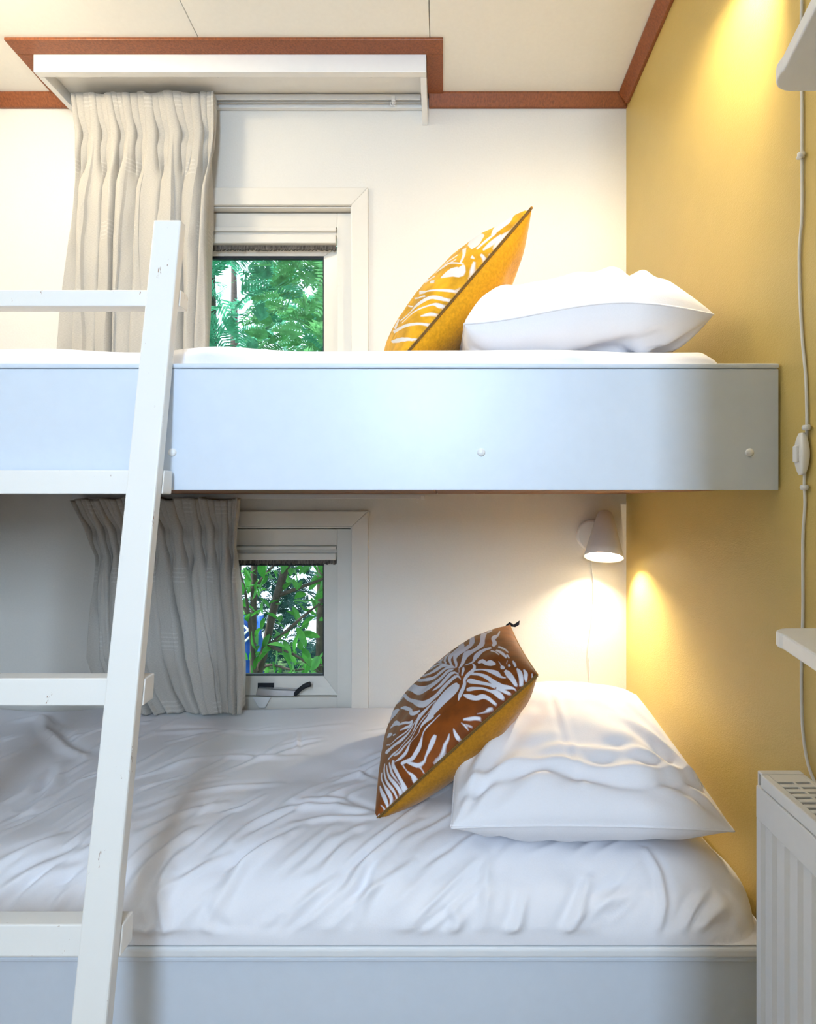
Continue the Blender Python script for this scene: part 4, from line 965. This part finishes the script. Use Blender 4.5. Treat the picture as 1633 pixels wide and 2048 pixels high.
# ------------------------------------------------------------------ curtains
def curtain(label, left, right, ztop, zbot, ydepth, weights, amp, seed, drift=None, head=.125, nu=900, nv=120, header_n=3):
    """left(t), right(t): x of the edges; weights: relative width of every fold"""
    ra = np.random.RandomState(seed)
    s = np.linspace(0, 1, nu); t = np.linspace(0, 1, nv) ** .9
    S, Tt = np.meshgrid(s, t)
    Hh = ztop - zbot
    cum = np.r_[0, np.cumsum(weights)] / sum(weights)
    k = np.interp(s, cum, np.arange(len(weights) + 1))           # fold index along the width
    Kx = np.tile(k, (nv, 1))
    hz = head / Hh
    wob = drift(S, Tt) if drift else 0
    body = sstep(hz * .95, hz * 2.6, Tt)
    phi = 2 * math.pi * (Kx + (.10 * np.sin(Tt * 5 + Kx * 2.3) + .05 * vnoise(Kx * 1.1, Tt * 3)) * body)
    fi = np.floor(Kx).astype(int)
    fa = 1 + .35 * np.take(ra.rand(40) * 2 - 1, fi % 40)
    lw = np.take(np.array(list(weights) + [weights[-1]]), np.clip(fi, 0, len(weights))) / sum(weights)
    L = left(Tt); Rr = right(Tt); W = Rr - L
    ab = amp * fa * (.75 + .25 * sstep(hz, .5, Tt))
    yb = -ab * (1 - 2 * ((1 - np.cos(phi)) / 2) ** 1.9) - .10 * ab * np.cos(2 * phi + 1 + 2 * Kx)
    xb = W * lw * (.31 * np.sin(phi)) * (1 + .3 * vnoise(Kx * 2, Tt * 2))
    # heading: pinch pleats
    ph = phi * header_n
    lean = .5 + .5 * np.sin(Kx * 1.7)
    yh = -.019 * (1 - 2 * ((1 - np.cos(ph)) / 2) ** 1.6) - .003 * np.cos(phi)
    xh = W * lw / header_n * (.50 * np.sin(ph)) + .006 * (1 - np.clip(Tt / hz, 0, 1)) * np.sin(Kx * 2.1) - .012 * (1 - np.clip(Tt / hz, 0, 1)) * sstep(1.0, .75, S)
    pinch = np.exp(-((Tt - hz) / (hz * .28)) ** 2)
    yy = yh * (1 - body) + yb * body
    yy = yy * (1 - .45 * pinch) - .010 * pinch * np.cos(phi)
    xx = L + W * S + xh * (1 - body) + xb * body + wob
    zz = ztop - Hh * Tt + .006 * (vnoise(Kx * 2.2, Tt * 0) ) * (1 - np.clip(Tt / hz, 0, 1))
    yy = yy + .0025 * vnoise(Kx * 5, Tt * 14) * body
    Pts = np.stack([xx, ydepth + yy, zz], axis=2)
    root = empty('curtain', (float(np.mean(xx)), ydepth, zbot)); tag(root, label, 'curtain', 'grey linen curtains')
    o = mesh_obj('fabric', Pts.reshape(-1, 3), grid_faces(nu, nv), M['curtain'], root, smooth=True)
    uvl = o.data.uv_layers.new(name='UVMap')
    flat_w = float(W.mean()) * 2.0
    uvs = np.stack([S * flat_w, Tt * Hh], axis=2).reshape(-1, 2)
    idx = np.empty(len(o.data.loops), dtype=np.int32); o.data.loops.foreach_get('vertex_index', idx)
    uvl.data.foreach_set('uv', uvs[idx].astype(np.float32).ravel())
    so = o.modifiers.new('cloth', 'SOLIDIFY'); so.thickness = .0016; so.offset = 0
    return root, Pts

lin = lambda pts: (lambda t: np.interp(t, [p[0] for p in pts], [p[1] for p in pts]))
cu1, _ = curtain('cream lit pleated curtain hanging beside the upper bunk window',
        lin([(0, -1.163), (.15, -1.160), (.6, -1.172), (1, -1.190)]), lin([(0, -.728), (.12, -.722), (.5, -.738), (1, -.748)]),
        H(1.290), H(.312), 1.838, [1.0, 1.05, .8, 1.1, 1.25, 1.3, .8], .042, 4)
zt, zb = H(.004), H(-.668)
def drift2(S, T): return .045 * np.sin(np.pi * np.clip(S * 1.1, 0, 1)) * sstep(.1, 1, T) 
cu2, _ = curtain('bluish grey pleated curtain beside the lower bunk window, hem tucked behind the duvet',
        lin([(0, -1.165), (.12, -1.135), (.27, -1.105), (.5, -1.112), (.75, -1.110), (.9, -1.075), (1, -1.02)]),
        lin([(0, -.652), (.2, -.655), (.5, -.640), (.8, -.626), (1, -.628)]),
        zt, zb, 1.838, [.8, .6, .8, .7, 1.25, 1.0, 1.2, .7, .9, .6], .050, 9, drift=drift2, head=.10)

# curtain rails
def curtain_rail(label, x0, x1, y, z0, z1, stop_x, rings):
    r = empty('curtain_rail', ((x0 + x1) / 2, y, z0)); tag(r, label, 'curtain rail', 'curtain rails')
    mb = MB(); t = .0025
    mb.box(x0, x1, y - .009, y + .009, z1 - t, z1); mb.box(x0, x1, y - .009, y - .009 + t, z0, z1 - t); mb.box(x0, x1, y + .009 - t, y + .009, z0, z1 - t)
    mb.build('track', M['track'], r, bevel=.0008, seg=1)
    MB().box(stop_x - .006, stop_x + .006, y - .011, y + .011, z0 - .003, z1 - .006).build('end_stop', M['white2'], r, bevel=.002)
    for x in rings:
        pts = [(x + .006 * math.cos(a), y, z0 - .007 + .006 * math.sin(a)) for a in np.linspace(0.3, 5.2, 12)]
        MB().tube(pts, .0013, 6).build('glider', M['white2'], r, smooth=True)
    return r
curtain_rail('white curtain rail inside the white pelmet box', PX0 + .022, PX1 - .022, 1.872, H(1.297), H(1.3155), P(787, 0, 1.86).x, [P(784, 0, 1.86).x, P(789, 0, 1.86).x])
curtain_rail('white curtain rail screwed under the upper bunk', -1.20, P(850, 0, 1.86).x, 1.872, H(.0045), H(.0195), P(846, 0, 1.86).x, [P(836, 0, 1.86).x])

# pelmet box around the upper rail
pel = empty('curtain_pelmet', ((PX0 + PX1) / 2, 1.81, H(1.28))); tag(pel, 'white pelmet box under the ceiling above the upper window', 'pelmet')
MB().box(PX0, PX1, PD, PD + .022, H(1.2818), H(1.338)).build('front_board', M['white2'], pel, bevel=.0015)
def side_board(xa, xb, drop):
    ya, yb = PD + .0225, BACK - .001
    MB().add([(x, y, z) for x in (xa, xb) for (y, z) in ((ya, H(1.2818)), (yb, H(1.2818 - drop)), (yb, H(1.328)), (ya, H(1.338)))],
             [(0, 1, 2, 3), (7, 6, 5, 4), (0, 4, 5, 1), (1, 5, 6, 2), (2, 6, 7, 3), (3, 7, 4, 0)]).build('side_board', M['white2'], pel, bevel=.001)
side_board(PX0, PX0 + .018, .0); side_board(PX1 - .018, PX1, .041)
MB().box(PX0 + .0185, PX1 - .0185, PD + .0225, BACK - .017, H(1.3195), H(1.3265)).build('top_board', M['white2'], pel)
MB().box(PX0 + .0185, PX1 - .0185, BACK - .016, BACK - .001, H(1.289), H(1.3265)).build('back_board', M['white2'], pel, bevel=.001)
for px in (200, 435, 742):
    x = (px - CX) * 1.79 / F
    MB().lathe([(.006, 0), (.005, .002), (.0001, .003)], (x, 1.79, H(1.3195)), (0, 0, -1), 14).build('screw', M['white2'], pel, smooth=True)

# ------------------------------------------------------------------ ladder
lad = empty('ladder', (-.66, .70, 0)); tag(lad, 'worn white wooden ladder leaning against the upper bunk', 'ladder')
ztop_l = H(.516); zr = H(.2457)
dy_dz = .187
def lad_y(z): return (RAIL - .003 - .024) + (z - zr) * dy_dz       # front face of the stiles
LXR = -.5067; SW = .0505; ST = .022
def stile(xa, xb):
    zb_ = 0.0
    MB().add([(x, lad_y(z) + o, z) for x in (xa, xb) for (z, o) in ((zb_, 0), (ztop_l, 0), (ztop_l, ST), (zb_, ST))],
             [(0, 1, 2, 3), (7, 6, 5, 4), (0, 4, 5, 1), (1, 5, 6, 2), (2, 6, 7, 3), (3, 7, 4, 0)]).build('stile', M['ladder'], lad, bevel=.003)
XR0, XR1 = LXR - SW / 2, LXR + SW / 2
XL0, XL1 = XR0 - .40, XR0 - .40 + SW
stile(XR0, XR1); stile(XL0, XL1)
for pyt, pyb in ((577, 612), (940, 988), (1360, 1412), (1858, 1915)):
    # height from the photo at the rung's own distance
    z0_ = H(-(pyb - CY) / F * .93); 
    for _ in range(4):
        d = lad_y(z0_) + ST; z0_ = H(-(pyb - CY) / F * d)
    z1_ = H(-(pyt - CY) / F * (d + (z1_ - z0_) * 0 if False else d))
    z1_ = H(-(pyt - CY) / F * d)
    ya = lad_y((z0_ + z1_) / 2) + ST + .0005
    MB().add([(x, y, z) for x in (XL0 + .002, XR1 + .001) for (z, y) in ((z0_, ya - (z1_ - z0_) / 2 * dy_dz), (z1_, ya + (z1_ - z0_) / 2 * dy_dz), (z1_, ya + .034), (z0_, ya + .030))],
             [(0, 1, 2, 3), (7, 6, 5, 4), (0, 4, 5, 1), (1, 5, 6, 2), (2, 6, 7, 3), (3, 7, 4, 0)]).build('rung', M['ladder'], lad, bevel=.002)

# ------------------------------------------------------------------ wall shelves, radiator
def shelf_plan():
    r = .034; xw = RX - .001; far = .806
    xl = .4535
    pts = [(xw, .455), (xw, far)]
    for k in range(0, 9):
        a = math.pi / 2 + (math.pi / 2 + .17) * k / 8
        pts.append((xl + r + r * math.cos(a), far - r + r * math.sin(a)))
    pts.append((xl - .065, .455))
    return pts
for z, lab in ((H(.5718), 'white wall shelf with a rounded corner near the ceiling, seen from below'),
               (H(-.1995), 'white wall shelf with a rounded corner just above the radiator')):
    s_ = empty('wall_shelf', (.53, .6, z)); tag(s_, lab, 'shelf', 'small wall shelves')
    MB().prism(shelf_plan(), z, z + .0205).build('board', M['white'], s_, bevel=.003, seg=3)
    for yb_ in (.52, .70):
        bk = MB(); bk.box(RX - .12, RX - .001, yb_ - .008, yb_ + .008, z - .003, z - .0002); bk.box(RX - .004, RX - .001, yb_ - .008, yb_ + .008, z - .09, z - .003)
        bk.build('bracket', M['white2'], s_, bevel=.001, seg=1)

rad = empty('radiator', (.54, .7, H(-.95))); tag(rad, 'white ribbed panel radiator on the yellow wall', 'radiator')
RF, RB, RY1, RY0, RZ1, RZ0 = .5035, .574, .925, .456, H(-.434), H(-.96)
# front panel with raised flutes
prof = []; y = RY1 - .016; pitch = .0315
pts2 = [(RF, RY1 - .003)]
while y > RY0 + .03:
    pts2 += [(RF, y), (RF + .0045, y - .006), (RF + .0045, y - pitch + .010), (RF, y - pitch + .004)]
    y -= pitch
pts2 += [(RF, RY0 + .002)]
back = [(x + .010, yy_) for x, yy_ in pts2[::-1]]
back[0] = (RF + .012, RY0 + .002); back[-1] = (RF + .012, RY1 - .003)
rib_top = RZ1 - .075
MB().prism([(x, yy_) for x, yy_ in pts2] + [(RF + .013, RY0 + .002), (RF + .013, RY1 - .003)], RZ0 + .02, rib_top).build('fluted_panel', M['white'], rad, bevel=.0015)
MB().box(RF - .0005, RF + .013, RY0 + .002, RY1 - .003, rib_top, RZ1 - .022).build('top_band', M['white'], rad, bevel=.002)
MB().box(RB - .012, RB, RY0 + .002, RY1 - .003, RZ0 + .02, RZ1 - .02).build('rear_panel', M['white'], rad, bevel=.002)
MB().box(RF + .004, RB, RY1 - .003, RY1, RZ0 + .01, RZ1 - .001).build('side_panel', M['white'], rad, bevel=.001)
MB().box(RF + .004, RB, RY0 - .001, RY0 + .002, RZ0 + .01, RZ1 - .001).build('side_panel', M['white'], rad, bevel=.001)
# top cover: end strip, two rails and cross slats with open slots
tz0, tz1 = RZ1 - .004, RZ1
MB().box(RF + .004, RB, RY1 - .014, RY1 - .001, tz0, tz1).build('cover_end', M['white'], rad, bevel=.001)
MB().box(RF, RF + .012, RY0, RY1 - .016, RZ1 - .020, tz1).build('cover_rail', M['white'], rad, bevel=.0015)
MB().box(RB - .008, RB, RY0, RY1 - .016, RZ1 - .014, tz1).build('cover_rail', M['white'], rad, bevel=.0015)
MB().box(RF + .012, RB - .008, RY1 - .040, RY1 - .016, tz0, tz1).build('cover_plate', M['white'], rad)
MB().box(RF + .036, RF + .040, RY0, RY1 - .040, tz0, tz1 - .0003).build('cover_bar', M['white'], rad)
y = RY1 - .046
while y > RY0 + .01:
    MB().box(RF + .012, RB - .008, y - .0085, y, tz0, tz1).build('cover_slat', M['white'], rad, bevel=.0008, seg=1)
    y -= .0145
MB().box(RF + .014, RB - .013, RY0 + .003, RY1 - .004, RZ0 + .03, RZ1 - .05).build('convector_core', M['dark'], rad)
for yb_ in (.55, .86):
    MB().box(RB, RX - .001, yb_ - .012, yb_ + .012, RZ1 - .20, RZ1 - .12).build('wall_bracket', M['white'], rad)

# ------------------------------------------------------------------ wall lamps
def wall_lamp(label, disc_c, disc_n, shade_top, axis, length, r_top, r_bot, strength, cord_pts, clip_at=(), switch=None, cord_r=.0025):
    root = empty('wall_lamp', disc_c); tag(root, label, 'lamp', 'cone reading lamps')
    dc_, dn = Vector(disc_c), Vector(disc_n).normalized()
    MB().lathe([(.0001, .0), (.052, 0), (.052, .010), (.050, .014), (.046, .016), (.0001, .016)], dc_, dn, 40).build('wall_plate', M['white2'], root, smooth=False, bevel=.001)
    ax = Vector(axis).normalized(); top = Vector(shade_top)
    # shade: domed top, straight cone, real thickness
    prof = [(.0001, 0), (r_top * .45, .002), (r_top * .8, .008), (r_top, .020)]
    prof += [(r_top + (r_bot - r_top) * k, .020 + (length - .020) * k) for k in (.2, .4, .6, .8, 1.0)]
    th = .0022
    prof += [(r_bot - th, length)] + [(max(r_top + (r_bot - r_top) * k - th, .002), .020 + (length - .020) * k) for k in (.8, .6, .4, .2, 0)] + [(r_top * .7, .011), (.0001, .006)]
    MB().lathe(prof, top, ax, 48).build('shade', M['white2'], root, smooth=True)
    hinge = top + ax * .045
    MB().tube([dc_ + dn * .012, dc_ + dn * .022 + (hinge - dc_ - dn * .02) * .25, hinge + (dc_ - hinge).normalized() * (r_top * .9)], .006, 10).build('arm', M['white2'], root, smooth=True)
    # bulb
    bc = top + ax * (length * .60)
    pr = [(.0001, -.022)] + [(.021 * math.sin(a), -.021 * math.cos(a)) for a in np.linspace(.3, math.pi - .05, 10)] + [(.0001, .021)]
    MB().lathe(pr, bc, ax, 20).build('bulb', emission('bulb_glow', LAMP_COL, strength), root, smooth=True)
    MB().tube([top + ax * .012, top + ax * (length * .60 - .02)], .012, 12).build('lamp_holder', M['white2'], root, smooth=True)
    cpts = catmull(cord_pts, 8)
    cd = MB().tube(cpts, cord_r, 8).build('cord', M['cable'], root, smooth=True)
    for q in clip_at:
        q = Vector(q)
        c = MB()
        c.tube([q + Vector((-.004, -.010, 0)), q + Vector((-.004, .004, .0006))], [.0045, .0035], 8)
        c.tube([q + Vector((-.0045, -.0045, -.004)), q + Vector((-.0045, -.0045, .004))], .0058, 10)
        c.build('cable_clip', M['white2'], root, smooth=True)
    if switch:
        q0, q1 = Vector(switch[0]), Vector(switch[1])
        n = 14; rows = []
        sw_ = MB(); vs = []; seg = 20
        for i in range(n):
            t = i / (n - 1); p = q0.lerp(q1, t); f = math.sin(math.pi * (.06 + .88 * t)) ** .55
            for k in range(seg):
                a = 2 * math.pi * k / seg
                ca, sa = math.cos(a), math.sin(a)
                vs.append(p + Vector((math.copysign(abs(ca) ** .7, ca) * .009 * f, math.copysign(abs(sa) ** .7, sa) * .0135 * f, 0)))
        fs = [(i * seg + k, i * seg + (k + 1) % seg, (i + 1) * seg + (k + 1) % seg, (i + 1) * seg + k) for i in range(n - 1) for k in range(seg)]
        fs += [tuple(range(seg - 1, -1, -1)), tuple((n - 1) * seg + k for k in range(seg))]
        so = sw_.add(vs, fs).build('cord_switch', M['white2'], root, smooth=True)
        mid_ = q0.lerp(q1, .5)
        MB().box(mid_.x - .0125, mid_.x - .007, mid_.y - .006, mid_.y + .006, mid_.z - .014, mid_.z + .014).build('rocker', M['white'], so, bevel=.002)
    return root

# lower lamp on the back wall
dc_ = P(1184, 1071, BACK)
dc_.y = BACK - .0005
cordl = [P(1183, 1100, BACK - .012), P(1184, 1135, BACK - .006), P(1187, 1165, BACK - .005), P(1186, 1220, BACK - .005), P(1181, 1265, BACK - .005), P(1176, 1300, BACK - .005), P(1180, 1335, BACK - .005), P(1178, 1366, BACK - .005), P(1176, 1420, BACK - .005)]
wall_lamp('small white cone lamp lit above the lower bunk pillow', dc_, (0, -1, 0), P(1211, 1021, 1.860), (-.125, -.34, -.93), .158, .026, .0615, BULB_LOW, cordl, cord_r=.0018)
# upper lamp on the yellow wall, above the frame, cord running down the wall
cxw = RX - .0035
def W(px, py, off=0.0):      # point on the yellow wall seen at a photo pixel
    d = RX * F / (px - CX); return Vector((cxw - off, d, CAM_Z + (CY - py) * d / F))
cordu = [Vector((cxw, .965, H(1.01))), W(1607, 120), W(1609, 200), W(1609, 320), W(1609, 430), W(1604, 500), W(1605, 590), W(1610, 680), W(1617, 760), W(1619, 850), W(1616, 905), W(1614, 965), W(1615, 1010), W(1611, 1080), W(1611, 1220),
         W(1608, 1340), W(1609, 1430), W(1614, 1490), W(1625, 1540), W(1650, 1590), W(1690, 1640)]
wall_lamp('white cone lamp high on the yellow wall with a long switched cord', (RX - .0005, .965, H(1.035)), (-1, 0, 0), (RX - .080, .925, H(1.150)), (-.14, .70, -.69), .158, .026, .0615, BULB_UP,
          cordu, [W(1609, 314), W(1620, 856), W(1616, 975)], (W(1616, 950, .006), W(1616, 866, .006)))

# ceiling lamp to the left of the view, over the ladder end of the upper bunk
cl = empty('ceiling_lamp', (-1.20, 1.22, ceil_z(1.22))); tag(cl, 'round white ceiling lamp over the left end of the upper bunk', 'lamp')
MB().lathe([(.0001, 0), (.10, 0), (.10, .02), (.0001, .02)], (-1.20, 1.22, ceil_z(1.22) - .006), (0, 0, -1), 32).build('base', M['white2'], cl)
MB().lathe([(.098, 0), (.095, .03), (.075, .055), (.04, .068), (.0001, .072)], (-1.20, 1.22, ceil_z(1.22) - .026), (0, 0, -1), 32).build('diffuser', emission('diffuser_glow', LAMP_COL, CEIL_LAMP), cl, smooth=True)

# ------------------------------------------------------------------ garden behind the windows
M['leaf1'] = leaf_mat('conifer_green', (0.13, 0.46, 0.29))
M['leaf3'] = leaf_mat('dark_conifer_green', (0.03, 0.12, 0.10))
M['leaf4'] = leaf_mat('light_conifer_green', (0.20, 0.50, 0.20))
M['leaf2'] = leaf_mat('bright_leaf_green', (0.055, 0.25, 0.035))
M['bark'] = paint('grey_brown_bark', (0.06, 0.042, 0.035), 0.9, 0.35, 0.3, 30)
M['grass'] = paint('grass_ground', (0.10, 0.20, 0.05), 0.9, 0.4, 0.3, 20)
M['tarp'] = paint('blue_tarpaulin', (0.02, 0.10, 0.42), 0.5, 0.3, 0.1, 8)
tag(MB().box(-6, 5, BACK + .13, 6.0, -.30, -.25).build('garden_ground', M['grass']), kind='structure')

def rot_to(d):
    return Vector(d).normalized().to_track_quat('Y', 'Z').to_matrix()

def frond(mb, p, d, L, rnd):
    """flat feathery conifer spray: twig with two rows of scale-leaf fingers"""
    R = rot_to(d) @ Matrix.Rotation(rnd.uniform(-1.2, 1.2), 3, 'Y')
    n = 11
    for k in range(n):
        t = (k + .5) / n
        droop = Vector((0, 0, -.25 * L * t * t))
        o = p + R @ Vector((0, L * t, 0)) + droop
        for s in (-1, 1):
            l = L * (.42 * (1 - t) + .10) * rnd.uniform(.7, 1.2)
            w = .0045 * rnd.uniform(.8, 1.3)
            a = R @ Vector((s * l * .75, l * .65, rnd.uniform(-.1, .1) * l))
            side = (R @ Vector((-s * .65, .75, 0))) * w
            mb.add([o - side, o + side, o + a * .6 + side * 1.3, o + a, o + a * .6 - side * 1.3], [(0, 1, 2, 3, 4)])
            a2 = a * .5; o2 = o + a * .35
            b2 = R @ Vector((s * l * .15, l * .45, 0))
            mb.add([o2 - side * .8, o2 + side * .8, o2 + b2], [(0, 1, 2)])

rnd = random.Random(21)
def conifer(label, x, y, z0, z1, rad, n, seed, mat='leaf1'):
    rn = random.Random(seed)
    root = empty('conifer', (x, y, -.25)); tag(root, label, 'tree', 'garden conifers')
    MB().tube([(x, y, -.25), (x + .02, y, H(0.2)), (x, y + .02, H(1.0)), (x, y, H(2.2))], [.06, .05, .04, .02], 10).build('trunk', M['bark'], root, smooth=True)
    mb = MB()
    for i in range(n):
        z = rn.uniform(z0, z1); a = rn.uniform(math.pi, 2 * math.pi) if rn.random() < .85 else rn.uniform(0, math.pi)
        r = rad * rn.uniform(.35, 1.0)
        p = Vector((x + math.cos(a) * r, y + math.sin(a) * r, z))
        d = Vector((math.cos(a) * .8 + rn.uniform(-.5, .5), math.sin(a) * .5, rn.uniform(-.55, .5)))
        frond(mb, p, d, rn.uniform(.10, .22), rn)
    o = mb.build('foliage', M[mat], root); o['kind'] = 'stuff'
    return root
conifer('feathery blue green conifer close behind the upper window, left', -1.25, 3.05, H(.2), H(1.9), .62, 620, 1)
conifer('feathery pale green conifer behind the upper window, right', -.38, 3.15, H(.2), H(1.9), .60, 620, 2, 'leaf4')
conifer('feathery conifer further back between the two nearer ones', -.85, 4.1, H(.2), H(2.4), .55, 300, 3)

# broadleaf tree behind the lower window
leaf_me = None
def leaf_mesh():
    L, Wd = .085, .034
    vs = []; fs = []
    n = 6
    for i in range(n + 1):
        t = i / n; w = Wd * math.sin(math.pi * min(1, t * .93 + .04)) ** .8 * .5
        z = -.015 * t * t
        vs += [(-w, L * t, z + w * .35), (0, L * t, z), (w, L * t, z + w * .35)]
    for i in range(n):
        a = i * 3
        fs += [(a, a + 1, a + 4, a + 3), (a + 1, a + 2, a + 5, a + 4)]
    me = bpy.data.meshes.new('leaf'); me.from_pydata(vs, [], fs); me.update()
    me.polygons.foreach_set('use_smooth', [True] * len(me.polygons))
    return me
leaf_me = leaf_mesh(); leaf_me.materials.append(M['leaf2'])

def broadleaf(label, x, y, seed, trunk, branches, nleaf):
    rn = random.Random(seed)
    root = empty('garden_tree', (x, y, -.25)); tag(root, label, 'tree', 'garden trees')
    MB().tube(catmull(trunk, 6), .022, 8).build('trunk', M['bark'], root, smooth=True)
    for b in branches:
        pts = catmull(b, 6)
        MB().tube(pts, [.013 - .009 * i / (len(pts) - 1) for i in range(len(pts))], 7).build('branch', M['bark'], root, smooth=True)
    for i in range(nleaf):
        b = rn.choice(branches); t = rn.random()
        k = min(int(t * (len(b) - 1)), len(b) - 2); f = t * (len(b) - 1) - k
        p = Vector(b[k]).lerp(Vector(b[k + 1]), f) + Vector((rn.uniform(-.12, .12), rn.uniform(-.12, .12), rn.uniform(-.12, .10)))
        o = bpy.data.objects.new('leaf', leaf_me); C.objects.link(o)
        o.location = p; o.rotation_euler = (rn.uniform(-1.6, .3), rn.uniform(-.8, .8), rn.uniform(0, 6.28)); s = rn.uniform(.7, 1.4); o.scale = (s, s, s)
        attach(o, root)
    return root
d0 = 3.2
broadleaf('young broadleaf tree with large green leaves close behind the lower window', -.9, d0, 4,
          [P(498, 1700, d0), P(515, 1380, d0), P(530, 1300, d0), P(552, 1200, d0), P(572, 1130, d0), P(585, 1040, d0)],
          [[P(560, 1190, d0), P(600, 1175, d0 - .05), P(640, 1160, d0 - .1), P(690, 1135, d0 - .1)],
           [P(530, 1300, d0), P(570, 1265, d0 - .1), P(610, 1230, d0 - .15), P(650, 1200, d0 - .1)],
           [P(535, 1290, d0), P(560, 1300, d0 - .1), P(590, 1310, d0 - .1), P(640, 1345, d0 - .1)],
           [P(515, 1380, d0), P(500, 1250, d0 - .1), P(490, 1180, d0 - .05), P(470, 1110, d0)],
           [P(570, 1140, d0), P(600, 1110, d0 - .1), P(640, 1100, d0 - .1), P(680, 1090, d0)]], 150)
d1 = 3.9
broadleaf('slim dark stemmed tree standing left behind the lower window', -1.25, d1, 8,
          [P(505, 1750, d1), P(506, 1400, d1), P(507, 1250, d1), P(509, 1100, d1), P(512, 960, d1)],
          [[P(507, 1250, d1), P(480, 1200, d1), P(460, 1170, d1 - .1), P(430, 1150, d1)],
           [P(509, 1180, d1), P(530, 1150, d1), P(560, 1120, d1), P(600, 1090, d1)],
           [P(506, 1350, d1), P(540, 1330, d1), P(590, 1340, d1), P(650, 1330, d1)]], 110)
conifer('dark conifer far behind the lower window', -1.0, 5.2, -.2, H(.1), .62, 420, 5, 'leaf3')
conifer('dark conifer far behind the lower window near the blue tarpaulin', -1.85, 5.1, -.2, H(.3), .62, 600, 6, 'leaf3')
tp = empty('tarpaulin', P(480, 1420, 4.4)); tag(tp, 'blue tarpaulin with white lines behind the trees', 'tarpaulin')
c0, c1 = P(420, 1230, 4.4), P(528, 1420, 4.4)
vs = []; nx_, nz_ = 14, 12
for j in range(nz_ + 1):
    for i in range(nx_ + 1):
        vs.append((c0.x + (c1.x - c0.x) * i / nx_, 4.4 + .05 * math.sin(i * 1.3) + .03 * math.sin(j * 1.7 + i), c0.z + (c1.z - c0.z) * j / nz_))
ts = mesh_obj('sheet', vs, grid_faces(nx_ + 1, nz_ + 1), M['tarp'], tp, smooth=True)
ts.modifiers.new('t', 'SOLIDIFY').thickness = .004
for a, b_ in (((482, 1275), (502, 1255)), ((482, 1290), (506, 1268)), ((486, 1250), (500, 1262))):
    MB().tube([P(*a, 4.32), P(*b_, 4.32)], .008, 6).build('rope', M['white2'], tp)
